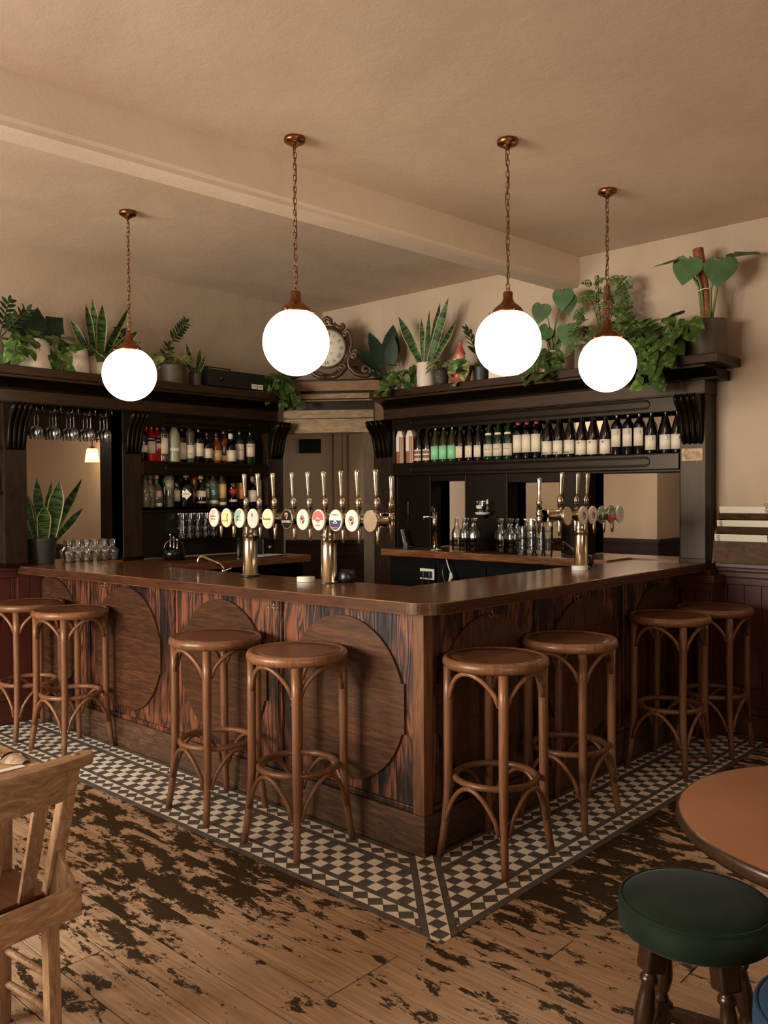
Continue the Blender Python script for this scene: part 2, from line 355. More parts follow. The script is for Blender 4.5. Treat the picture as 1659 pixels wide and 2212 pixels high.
# ---- floorboards along y
def plank(x0, x1, y0, y1):
    g = .0024
    MB().box(x0+g, x1-g, y0+g, y1-g, -.02, R.uniform(-.0012, .0004)).build('floor_plank', PLANK, floor)
k = 0
x = -.5+.165*20
cuts = {}
JO = [-.44+.392*i for i in range(-11, 12)]
xi = 20
while x > X0+.05:
    x1 = x; x0 = max(x-.165, X0); x -= .165; xi -= 1
    top = -.5 if x1 > -.499 else YL-.05
    if x0 >= XR: continue
    x1 = min(x1, XR-.03)
    # board ends stagger over the joists: the joints seen in the picture at the tiled corner first
    js = {-1: [8, 17], -2: [11, 19], -3: [11, 4], -4: [10, 16], -5: [10, 18], -6: [13, 5], 0: [11], 1: [10], 2: [9], 3: [10, 5]}.get(xi, [R.randint(3, 8), R.randint(11, 20)])
    ys = sorted(JO[j] for j in js if JO[j] < top-.2 and JO[j] > Y0+.2)
    a = Y0+.02
    for yv in ys+[top]:
        plank(x0, x1, a, yv); a = yv
# ---- tiled walkway round the bar
def clip(poly, a, b, c):
    """keep a*x+b*y<=c"""
    out = []
    for i in range(len(poly)):
        p, q = poly[i], poly[(i+1) % len(poly)]
        dp, dq = a*p[0]+b*p[1]-c, a*q[0]+b*q[1]-c
        if dp <= 0: out.append(p)
        if dp*dq < 0: t = dp/(dp-dq); out.append((p[0]+(q[0]-p[0])*t, p[1]+(q[1]-p[1])*t))
    return out
def parea(p): return abs(sum(p[i][0]*p[(i+1) % len(p)][1]-p[(i+1) % len(p)][0]*p[i][1] for i in range(len(p))))/2
TM = {}; NTILE = {}; REST = {}
def tile(name, poly, mt):
    if len(poly) < 3 or parea(poly) < 6e-5: return
    cx = sum(p[0] for p in poly)/len(poly); cy = sum(p[1] for p in poly)/len(poly)
    q = []
    for px, py in poly:
        d = math.hypot(px-cx, py-cy) or 1; s = max(0, 1-.0016/d); q.append(((px-cx)*s, (py-cy)*s))
    key = (mt.name, tuple((round(a*2000), round(b*2000)) for a, b in q))
    NTILE[name] = NTILE.get(name, 0)+1
    dist = math.hypot(cx+2.8, cy+2.4)
    TL.append((dist, name, key, q, mt, cx, cy))
TL = []
P_, C_, A_ = .0805, .095, .0549
def wing(flip, s1):
    T = (lambda s, d: (-d, s)) if flip else (lambda s, d: (s, -d))
    def add(name, poly, mt):
        poly = clip(poly, -1, -1, -C_)           # s+d >= C: stop at the mitre
        poly = clip(poly, 1, 0, s1)
        tile(name, [T(*p) for p in poly], mt)
    n = int(s1/A_)+1
    for i in range(4):
        d0 = .1435+i*A_
        for j in range(-8, n):
            dark = (i+j) % 2
            mt = TBLACK if dark else (TTAN if (not flip and j > 32 and R.random() < .16) else TWHITE)
            a = j*A_
            add('black_square_tile' if dark else 'white_square_tile', [(a, d0), (a+A_, d0), (a+A_, d0+A_), (a, d0+A_)], mt)
    for d0, d1 in ((.036, .107), (.3905, .4675)):
        dc = (d0+d1)/2
        for j in range(-6, int(s1/P_)+1):
            a = j*P_+.05
            add('black_diamond_tile', [(a-P_/2, dc), (a, d0), (a+P_/2, dc), (a, d1)], TBLACK)
            add('white_triangle_tile', [(a, d0), (a+P_, d0), (a+P_/2, dc)], TWHITE)
            add('white_triangle_tile', [(a, d1), (a+P_/2, dc), (a+P_, d1)], TWHITE)
    for d0, d1 in ((.002, .036), (.107, .1435), (.363, .3905), (.4675, .5)):
        a = -.5
        while a < s1: add('dark_strip_tile', [(a, d0), (a+.152, d0), (a+.152, d1), (a, d1)], TBLACK); a += .152
wing(True, 3.56); wing(False, 2.80)
rt = math.sqrt(2)
def diag(u, v): return (-(u)/rt-v/rt, -(u)/rt+v/rt)
def addm(name, poly, mt):
    poly = [diag(*p) for p in poly]
    poly = clip(clip(poly, -1, 0, .5), 0, -1, .5)
    tile(name, clip(poly, 1, 1, .05), mt)
for sg in (-1, 1):
    a = -.03
    while a < .75: addm('dark_strip_tile', [(a, sg*.040), (a+.152, sg*.040), (a+.152, sg*.067), (a, sg*.067)], TBLACK); a += .152
q = .0535; h = q*rt
for k in range(-1, 10):
    a = k*h
    addm('black_diamond_tile', [(a, 0), (a+h/2, h/2), (a+h, 0), (a+h/2, -h/2)], TBLACK)
    for sg in (-1, 1): addm('white_triangle_tile', [(a-h/2+h, sg*.0385), (a+h, 0), (a+h/2+h, sg*.0385)], TWHITE)
TL.sort(key=lambda t: t[0]); cnt = {}; rest = {}
for dist, name, key, q, mt, cx, cy in TL:
    cnt[name] = cnt.get(name, 0)+1
    if cnt[name] <= 300:
        if key not in TM: TM[key] = MB().prism(q, -.008, 0).mesh(name, mt)
        link(name, TM[key], floor, (cx, cy, R.uniform(-.0005, .0004)))
    else:
        rest.setdefault(mt.name, (MB(), mt))[0].prism([(a+cx, b+cy) for a, b in q], -.008, 0)
for nm, (mb, mt) in rest.items(): stuff(mb.build('far_tiles', mt, floor))
# ---- ceiling, walls
struct(MB().box(X0-.3, 8, Y0, 8, CZ, CZ+.12).build('ceiling', CEIL))
def holed(name, ax, c0, c1, s0, s1, z0, z1, holes, mt):
    """wall slab across ax between c0 and c1 with rectangular holes (s0,s1,z0,z1)"""
    ss = sorted({s0, s1, *[v for h in holes for v in h[:2] if s0 < v < s1]}); zs = sorted({z0, z1, *[v for h in holes for v in h[2:] if z0 < v < z1]})
    mb = MB()
    for a, b in zip(ss, ss[1:]):
        run = None
        for e, f in zip(zs, zs[1:]):
            hole = any(h[0] <= (a+b)/2 <= h[1] and h[2] <= (e+f)/2 <= h[3] for h in holes)
            if hole:
                if run: mb.box(*((c0, c1, a, b) if ax == 'x' else (a, b, c0, c1)), *run); run = None
            else: run = (run[0], f) if run else (e, f)
        if run: mb.box(*((c0, c1, a, b) if ax == 'x' else (a, b, c0, c1)), *run)
    bm = bmesh.new(); me = mb.mesh(name, mt); bm.from_mesh(me); bmesh.ops.remove_doubles(bm, verts=bm.verts, dist=1e-5); bm.to_mesh(me); bm.free()
    return struct(link(name, me))
R_OPEN = [(.03, .74, 1.0, 1.725), (.945, 1.42, 1.0, 1.67), (1.83, 2.19, 1.0, 1.69)]
holed('wall_right', 'x', XR, XR+.12, Y0, YL+.12, 0, CZ, R_OPEN+[(2.80, 4, 0, 2.6)], PLASTER)
holed('wall_left', 'y', YL, YL+.12, X0, XR, 0, CZ, [(-.138, .62, 1.0, 2.02), (2.19, XR, 0, 2.6)], PLASTER)
holed('wall_street', 'x', X0-.12, X0, Y0, YL+.12, 0, CZ, [(a, b, 1.05, 2.7) for a, b in WINS], PLASTER)
holed('wall_behind', 'y', Y0-.12, Y0, X0-.12, XR+.12, 0, CZ, [(-4.05, -1.95, 1.05, 2.7)], RED)
wf = struct(MB().box(-4.05, -3.99, Y0-.1, Y0-.02, 1.05, 2.7).box(-2.01, -1.95, Y0-.1, Y0-.02, 1.05, 2.7).box(-4.05, -1.95, Y0-.1, Y0-.02, 1.05, 1.12).box(-4.05, -1.95, Y0-.1, Y0-.02, 2.63, 2.7).build('window_3', RED))  # unseen window added to carry fill light for chair and beam
for j in range(3):
    xa = -3.99+.66*j; MB().box(xa+.01, xa+.65, Y0-.066, Y0-.06, 1.12, 2.63).build('pane', CLEAR, wf)
    if j: MB().box(xa-.02, xa+.02, Y0-.09, Y0-.03, 1.12, 2.63).build('mullion', RED, wf)
for i, (a, b) in enumerate(WINS):
    wf = struct(MB().build(f'window_{i+1}', PAPER)) if False else None
    mb = MB()
    fr = MB().box(X0-.1, X0-.02, a, a+.06, 1.05, 2.7).box(X0-.1, X0-.02, b-.06, b, 1.05, 2.7).box(X0-.1, X0-.02, a, b, 1.05, 1.12).box(X0-.1, X0-.02, a, b, 2.63, 2.7)
    wf = struct(fr.build(f'window_{i+1}', RED))
    for j in range(3):
        ya = a+.06+(b-a-.12)*j/3; yb = a+.06+(b-a-.12)*(j+1)/3
        MB().box(X0-.066, X0-.06, ya+.012, yb-.012, 1.12, 2.63).build('pane', CLEAR, wf)
        if j: MB().box(X0-.09, X0-.03, ya-.02, ya+.02, 1.12, 2.63).build('mullion', RED, wf)
    MB().box(X0-.02, X0+.1, a-.05, b+.05, 1.0, 1.05).build('sill', RED, wf)
# ---- ceiling beam, a touch askew as in the picture
def beam_y(x): return 1.06-.066*x
bm_ = MB(); n0 = 0
pr = [(0, 0), (0, -.185), (.012, -.2), (.012, -.222), (.165, -.222), (.165, 0)]
bm_.v = [V((xx, beam_y(xx)+p[0], CZ+p[1])) for xx in (X0+.01, XR-.002) for p in pr]
kk = len(pr)
bm_.face(range(kk)); bm_.face(range(2*kk-1, kk-1, -1))
for i in range(kk): bm_.face((i, kk+i, kk+(i+1) % kk, (i+1) % kk))
struct(bm_.build('trim_ceiling_beam', BEAMLIT))
# ---- red tongue-and-groove dado: a run is built board by board near the bar
def dado(name, ax, s0, s1, face, sgn, cap_z, near=None, mt=RED):
    """ax: the axis the run follows; face: coordinate of the wall face; sgn: side the room is on"""
    B = lambda a, b, d0, d1, z0, z1: (a, b, min(face+sgn*d0, face+sgn*d1), max(face+sgn*d0, face+sgn*d1), z0, z1) if ax == 'x' else (min(face+sgn*d0, face+sgn*d1), max(face+sgn*d0, face+sgn*d1), a, b, z0, z1)
    t = struct(MB().box(*B(s0, s1, 0, .012, 0, cap_z-.03)).build(name, mt))
    MB().box(*B(s0, s1, 0, .10, cap_z-.032, cap_z)).build('dado_cap', mt, t, .006)
    MB().box(*B(s0, s1, 0, .075, cap_z-.06, cap_z-.032)).build('dado_moulding', mt, t, .01)
    MB().box(*B(s0, s1, 0, .055, cap_z-.10, cap_z-.06)).build('dado_moulding', mt, t, .01)
    MB().box(*B(s0, s1, 0, .042, cap_z-.145, cap_z-.10)).build('dado_rail', mt, t, .005)
    MB().box(*B(s0, s1, 0, .038, 0, .15)).build('baseboard', mt, t, .004)
    MB().box(*B(s0, s1, 0, .030, .15, .20)).build('baseboard_moulding', mt, t, .012)
    MB().box(*B(s0, s1, 0, .055, 0, .02)).build('floor_bead', mt, t, .006)
    a = near[0]
    while a < near[1]-.02:
        b = min(a+.108, near[1])
        MB().box(*B(a+.0015, b-.0015, 0, .026, .2, cap_z-.145)).build('board', mt, t, .003); a = b
    return t
dado('trim_1', 'x', X0, -.16, YL, -1, 1.16, (-1.6, -.16))
struct(MB().box(-.16, .034, 3.59, YL, 0, 1.05).build('trim_13', RED)); MB().box(-.16, .034, 3.565, YL, 0, .15).build('baseboard', RED, bpy.data.objects['trim_13'])
for i in range(2): MB().box(-.158+.095*i, -.066+.095*i, 3.58, 3.6, .15, 1.02).build('board', RED, bpy.data.objects['trim_13'], .003)
dado('trim_2', 'y', Y0, -.176, XR, -1, 1.13, (-1.2, -.176))
# boxed-in corner at the far end of the bar
bx = struct(MB().box(2.65, XR, -.176, .02, 0, 1.08).build('trim_3', RED))
for i in range(2): MB().box(2.637, 2.65, -.17+i*.092, -.082+i*.092, .2, .95).build('board', RED, bx, .003)
MB().box(2.652, 2.735, -.188, -.176, .2, .95).build('board', RED, bx, .003); MB().box(2.738, XR-.03, -.188, -.176, .2, .95).build('board', RED, bx, .003)
for nm, d, z0, z1 in (('baseboard', .03, 0, .15), ('baseboard_moulding', .022, .15, .2), ('dado_rail', .026, .95, 1.0), ('dado_moulding', .042, 1.0, 1.05)):
    MB().prism([(2.65-d, .02), (2.65-d, -.176-d), (XR-.03, -.176-d), (XR-.03, -.176), (2.65, -.176), (2.65, .02)], z0, z1).build(nm, RED, bx, .004)
# ---- the passage behind the bar, seen through the openings
def run_wall(name, pts, z0, z1, th, mt):
    """mitred wall strip following pts; th>0 lies behind the line, th<0 proud of it"""
    P_s = [V((*p, 0)) for p in pts]; off = []
    for i, p in enumerate(P_s):
        ns = []
        for a, b in ((i-1, i), (i, i+1)):
            if a >= 0 and b < len(P_s): d = (P_s[b]-P_s[a]).normalized(); ns.append(V((-d.y, d.x, 0)))
        n_ = sum(ns, V((0, 0, 0))); n_.normalize(); off.append(p+n_*th/max(.3, n_.dot(ns[0])))
    poly = [(p.x, p.y) for p in P_s]+[(p.x, p.y) for p in off[::-1]]
    mb = MB(); k = len(P_s)
    for i in range(k-1): mb.prism([poly[i], poly[i+1], (off[i+1].x, off[i+1].y), (off[i].x, off[i].y)], z0, z1)
    me = mb.mesh(name, mt); bm = bmesh.new(); bm.from_mesh(me); bmesh.ops.remove_doubles(bm, verts=bm.verts, dist=1e-5)
    bmesh.ops.delete(bm, geom=[f for f in bm.faces if all(len(e.link_faces) > 2 for e in f.edges if abs(e.verts[0].co.z-e.verts[1].co.z) > .01) and abs(f.normal.z) < .1 and f.calc_area() < abs(th)*(z1-z0)*1.6], context='FACES_ONLY')
    bmesh.ops.recalc_face_normals(bm, faces=bm.faces); bm.to_mesh(me); bm.free()
    return struct(link(name, me))
PATH = [(2.35, 5.88), (4.72, 2.74), (5.69, 2.45), (5.69, 1.61), (8, 1.61)]
run_wall('wall_passage', PATH, 0, CZ, .1, BACKPL)
run_wall('trim_4', PATH, 0, 1.06, -.02, mat('passage_dado_paint', S(52, 26, 20), .45))
run_wall('trim_5', PATH, 1.06, 1.10, -.045, MATS['passage_dado_paint'])
run_wall('trim_6', PATH, .93, .97, -.032, MATS['passage_dado_paint'])
struct(MB().box(1.42, 1.5, YL+.12, 8, 0, CZ).build('wall_back_room', BACKPL))
bt = struct(MB().box(1.40, 1.42, YL+.12, 8, 0, 1.05).build('trim_7', MATS['passage_dado_paint']))
for d, z0, z1 in ((.045, 1.05, 1.09), (.03, .98, 1.02), (.03, .9, .93)): MB().box(1.42-.02-d, 1.40, YL+.12, 8, z0, z1).build('dado_moulding', MATS['passage_dado_paint'], bt)
struct(MB().box(X0, 1.5, 7.0, 7.1, 0, CZ).build('wall_back_room_end', BACKPL))
struct(MB().box(-2.2, -2.1, YL+.12, 7.0, 0, CZ).build('wall_back_room_side', BACKPL))
struct(MB().box(XR+.12, 8, -1.6, -1.5, 0, CZ).build('wall_passage_end', BACKPL))
# framed panel and flat pilaster on the passage wall, dark sign above eye height
pd = (V((*PATH[1], 0))-V((*PATH[0], 0))).normalized(); pn = V((-pd.y, pd.x, 0))*-1
if pn.dot(V((-1, -1, 0))) < 0: pn = -pn
def on_passage(t, off): p = V((3.29, 4.63, 0))+pd*t+pn*off; return p
def pas_box(name, t0, t1, z0, z1, d, mt, parent=None):
    a, b, c_, e = on_passage(t0, .0), on_passage(t1, .0), on_passage(t1, d), on_passage(t0, d)
    return MB().prism([(p.x, p.y) for p in (a, b, c_, e)], z0, z1).build(name, mt, parent)
CASING = mat('grey_casing', S(150, 132, 104), .6)
dr = struct(pas_box('trim_8', .47, .555, 1.1, 2.26, .012, BACKPL)); 
pas_box('casing', .56, .566, 1.1, 2.24, .01, CASING, dr); pas_box('lintel', .46, 1.05, 2.24, 2.34, .035, CASING, dr); pas_box('panel', .63, 1.0, 1.12, 2.22, .012, BACKPL, dr)
tag(pas_box('wall_sign', .10, .33, 2.03, 2.18, .02, mat('sign_green_black', S(18, 30, 26), .4)), 'small dark green sign on the passage wall beyond the corner doorway', 'sign')
# ================================================================ BAR
def zt(y): return 1.128-.0085*max(0, y-.3)
bar = thing('pub_bar', 'dark timber L-shaped bar front with charred boards and large oak roundels', 'bar', (0, 0, 0))
MB().box(.035, .33, .035, 3.56, 0, 1.04).build('carcass', BLACKW, bar)
MB().box(.33, 2.645, .035, .36, 0, 1.04).build('carcass', BLACKW, bar)
MB().box(0, .035, 0, 3.565, 0, .176).build('plinth', PLINTH, bar, .004)
MB().box(.035, 2.615, 0, .035, 0, .176).build('plinth', PLINTH, bar, .004)
MB().box(.012, .035, .066, 3.565, .176, .205).build('base_rail', BURNT, bar, .006); MB().box(.066, 2.615, .012, .035, .176, .205).build('base_rail', BURNT, bar, .006)
MB().box(.006, .07, .006, .07, .176, 1.075).build('corner_post', PLINTH if False else wood('post_oak', S(70, 42, 26), S(122, 78, 48), scale=(34, 34, 3), rough=.4, coat=.2, var=0), bar, .004)
LS = [.07, .97, 1.935, 2.92, 3.565]; RS = [.07, .92, 1.86, 2.615]
def boards(lo, hi, n, flip):
    for i in range(n):
        a = lo+(hi-lo)*i/n; b = lo+(hi-lo)*(i+1)/n
        d = R.uniform(-.0012, .0012)
        (MB().box(.022+d, .035, a+.0012, b-.0012, .205, zt(b)-.0525) if flip else MB().box(a+.0012, b-.0012, .022+d, .035, .205, 1.075)).build('board', BURNT, bar, .0015)
for flip, LSS in ((True, LS), (False, RS)):
    for a, b in zip(LSS, LSS[1:]):
        a += .022 if a > .08 else 0; b -= .022 if b < (3.5 if flip else 2.6) else 0
        boards(a, b, max(4, round((b-a)/.112)), flip)
    for s in LSS[1:-1]:
        for o_, w_ in ((-.021, .014), (-.007, .014), (.007, .014)):
            a, b = s+o_, s+o_+w_
            pts = [(a, .035), (a, .014), (a+.003, .008), (b-.003, .008), (b, .014), (b, .035)]
            (MB().prism([(q[1], q[0]) for q in pts], .205, zt(b)-.0525) if flip else MB().prism(pts, .205, 1.075)).build('moulding', BURNT, bar)
def roundel(c, flip, cut=None):
    r, t, hw = .385, .113, .384; pts = []
    n = 72
    for i in range(n):
        a = 2*PI*i/n; y, z = r*math.cos(a), r*math.sin(a)
        if abs(z) < t: y = math.copysign(hw, y)
        pts.append((c+y, .628+z))
    # square shoulders of the side tabs
    out = []
    for i, p in enumerate(pts):
        q = pts[(i+1) % n]; out.append(p)
        zp, zq = p[1]-.628, q[1]-.628
        if (abs(zp) < t) != (abs(zq) < t):
            zz = math.copysign(t, zp); ye = math.sqrt(r*r-t*t); sg = 1 if (p[0]-c) > 0 else -1
            two = [(c+sg*hw, .628+zz), (c+sg*ye, .628+zz)]
            out += two if abs(zp) < t else two[::-1]
    if cut: out = clip(out, 1, 0, cut)
    # oak faces made of boards glued edge to edge
    ax = 'x' if flip else 'y'; mt = OAKY if flip else OAKX
    rd = MB().prism(out, .012, .0215, ax).build('roundel', mt, bar)
    cuts_ = [.2, .40, .545, .70, .845, 1.1]
    for z0, z1 in zip(cuts_, cuts_[1:]):
        q = clip(clip(out, 0, -1, -z0-.0006), 0, 1, z1-.0006)
        if len(q) > 2: MB().prism(q, .0065+R.uniform(0, .0012), .012, ax).build('board', mt, rd)
    return rd
for c in (.505, 1.455, 2.44): roundel(c, True)
roundel(3.42, True, 3.562)
for c in (.49, 1.39): roundel(c, False)
roundel(2.31, False, 2.612)
# ---- worktop in two mitred lengths
ctr = thing('bar_counter', 'polished dark wood L-shaped bar top with a rounded outer corner', 'counter', (0, 0, 0))
OX, OY, RAD = -.13, -.145, .13
arc = [(OX+RAD-RAD*math.cos(a), OY+RAD-RAD*math.sin(a)) for a in [PI/2*i/12 for i in range(13)]]
mid = arc[6]; INX, INY = .37, .40
left = arc[:7]+[(INX, INY), (INX, 2.85), (INX, 3.50), (-.195, 3.50)]
right = [mid]+arc[7:]+[(2.655, OY), (2.78, OY), (2.78, .03), (2.655, .03), (2.655, INY), (INX, INY)]
EDGE = wood('counter_edge', S(44, 25, 16), S(84, 48, 29), scale=(4, 4, 40), rough=.32, bump=.05, coat=.25, var=.05)
def slab(poly, mt):
    mb = MB(); k = len(poly)
    mb.v = [V((x, y, zt(y)-.052)) for x, y in poly]+[V((x, y, zt(y))) for x, y in poly]
    mb.face(range(k-1, -1, -1)); mb.face(range(k, 2*k))
    for i in range(k): mb.face((i, (i+1) % k, k+(i+1) % k, k+i))
    mb.mi = [0, 0]+[1]*k
    return mb.build('worktop', [mt, EDGE], ctr, .004)
slab(left, CNTL); slab(right, CNTX)
# coat hooks under the overhang
for i, (p, ax) in enumerate((((-.02, .968), 'x'), ((-.02, 2.62), 'x'), ((.47, -.02), 'y'), ((1.25, -.02), 'y'), ((2.26, -.02), 'y'))):
    h = thing('coat_hook', 'small double coat hook under the bar top, '+('below the two tap columns' if i == 0 else 'nearest the red left wall' if i == 1 else ORD[i-2]+' from the corner on the shaded side'), 'hook', (p[0], p[1], 1.03), 0, 'coat hooks under the bar top')
    hm = mat('hook_brass', S(176, 150, 108), .3, 1)
    d = V((0, 1, 0)) if ax == 'x' else V((1, 0, 0)); o_ = V((-1, 0, 0)) if ax == 'x' else V((0, -1, 0))
    MB().tube([(0, 0, .03), V((0, 0, .0))+o_*.004, V((0, 0, -.012))+o_*.012], .003, 6).build('stem', hm, h, world=False)
    for s in (-1, 1):
        MB().tube([V((0, 0, -.012))+o_*.012+d*s*(.003+.017*(1-math.cos(a)))+V((0, 0, -.014*math.sin(a))) for a in [PI*j/8 for j in range(9)]], .0028, 6).build('prong', hm, h, world=False)
# ---- counters behind the bar
cb = thing('back_counter', 'dark wood back counter under the spirit shelves on the left', 'counter', (1.1, 3.2, 0))
MB().prism([(.37, 2.85), (1.95, 2.85), (1.95, 3.46), (.37, 3.46)], 1.035, 1.09).build('worktop', CNTX, cb, .004)
MB().box(.40, 1.93, 2.93, 3.46, 0, 1.035).build('cupboard', BLACKW, cb)
for i in range(3): MB().box(.42+i*.5, .90+i*.5, 2.915, 2.93, .15, 1.0).build('door', BLACKW, cb, .004)
cb = thing('back_counter', 'dark wood back counter under the wine shelf, water tap set in it', 'counter', (2.5, 1.4, 0))
MB().box(2.33, 2.66, .38, 2.42, 1.085, 1.14).build('worktop', CNTL, cb, .004)
MB().box(2.42, 2.66, .42, 2.40, 0, 1.085).build('cupboard', BLACKW, cb)
for i in range(4): MB().box(2.405, 2.42, .44+i*.49, .91+i*.49, .15, 1.04).build('door', BLACKW, cb, .004)
# ---- sills the openings stand on
# ================================================================ BENTWOOD STOOLS
def stool_proto():
    t = thing('bar_stool', '', 'stool', (0, 0, 0), 0, 'bentwood bar stools round the bar')
    r = .2315; z = .88
    MB().lathe([(r-.045, z-.046), (r-.012, z-.046), (r-.002, z-.034), (r, z-.022), (r-.004, z-.008), (r-.012, z-.001), (r-.02, z-.001), (r-.026, z-.005), (r-.045, z-.008)], 48).build('seat_rim', BENT, t)
    MB().lathe([(0, z-.008), (r-.08, z-.0078), (r-.026, z-.0055), (r-.026, z-.03), (0, z-.03)], 40).build('seat_panel', BENTS, t)
    def rad(zz):   # leg distance from the axis
        return .207-.004*(zz-.83) if zz > .33 else .209+.038*((.33-zz)/.33)**1.6
    lp = [.835, .7, .55, .42, .33, .25, .17, .09, .0]
    lr = [.021, .021, .0205, .020, .0195, .019, .018, .0165, .0155]
    for k in range(4):
        a = PI/4+k*PI/2; c, s = math.cos(a), math.sin(a)
        lg = MB().tube([(rad(q)*c, rad(q)*s, q) for q in lp], lr, 12).build('leg', BENT, t)
        # bent braces between this leg and the next, under the seat and under the foot ring
        for nm, zt_, zb, r0, rt_, p in (('seat_brace', .826, .70, .203, .196, .62), ('foot_brace', .338, .165, .222, .190, .62)):
            pts = []
            for j in range(19):
                u = j/18; an = a+PI/2*u+ (.085*(1-2*u) if True else 0)
                e = math.sin(PI*u)**p
                pts.append(((r0+(rt_-r0)*e)*math.cos(an), (r0+(rt_-r0)*e)*math.sin(an), zb+(zt_-zb)*e))
            br = MB().tube(pts, .0105, 8).build(nm, BENT, t)
            for u, q in ((0, pts[0]), (1, pts[-1])):
                MB().lathe([(.004, 0), (.003, .0016), (0, .002)], 8, M=Matrix.Translation(V(q)*1.0)@Matrix.Translation(V((q[0], q[1], 0)).normalized()*.0105)@V((q[0], q[1], 0)).to_track_quat('Z', 'Y').to_matrix().to_4x4()).build('screw', BRASS, br)
    MB().tube([(.178*math.cos(2*PI*j/40), .178*math.sin(2*PI*j/40), .352) for j in range(40)], .0145, 10, True).build('foot_ring', BENT, t)
    return t
st = stool_proto()
SP = [(-.235, .555, 2, 'bentwood bar stool nearest the bar corner on the sunlit left side'),
      (-.236, 1.172, -3, 'bentwood bar stool second from the corner on the sunlit left side'),
      (-.222, 2.70, 7, 'bentwood bar stool third from the corner on the left side, legs splayed askew'),
      (-.24, 3.245, 0, 'bentwood bar stool against the red left wall, cut by the picture edge'),
      (.234, -.212, -1, 'bentwood bar stool nearest the bar corner on the shaded right side'),
      (.862, -.207, 2, 'bentwood bar stool second from the corner on the shaded right side'),
      (1.94, -.226, 0, 'bentwood bar stool third from the corner on the shaded right side'),
      (2.445, -.285, 1, 'bentwood bar stool farthest along the right side, next to the red dado')]
for i, (x, y, a, lb) in enumerate(SP):
    o = st if i == 0 else copy_tree(st)
    o.location = (x, y, 0); o.rotation_euler = (0, 0, math.radians(a)); o['label'] = lb
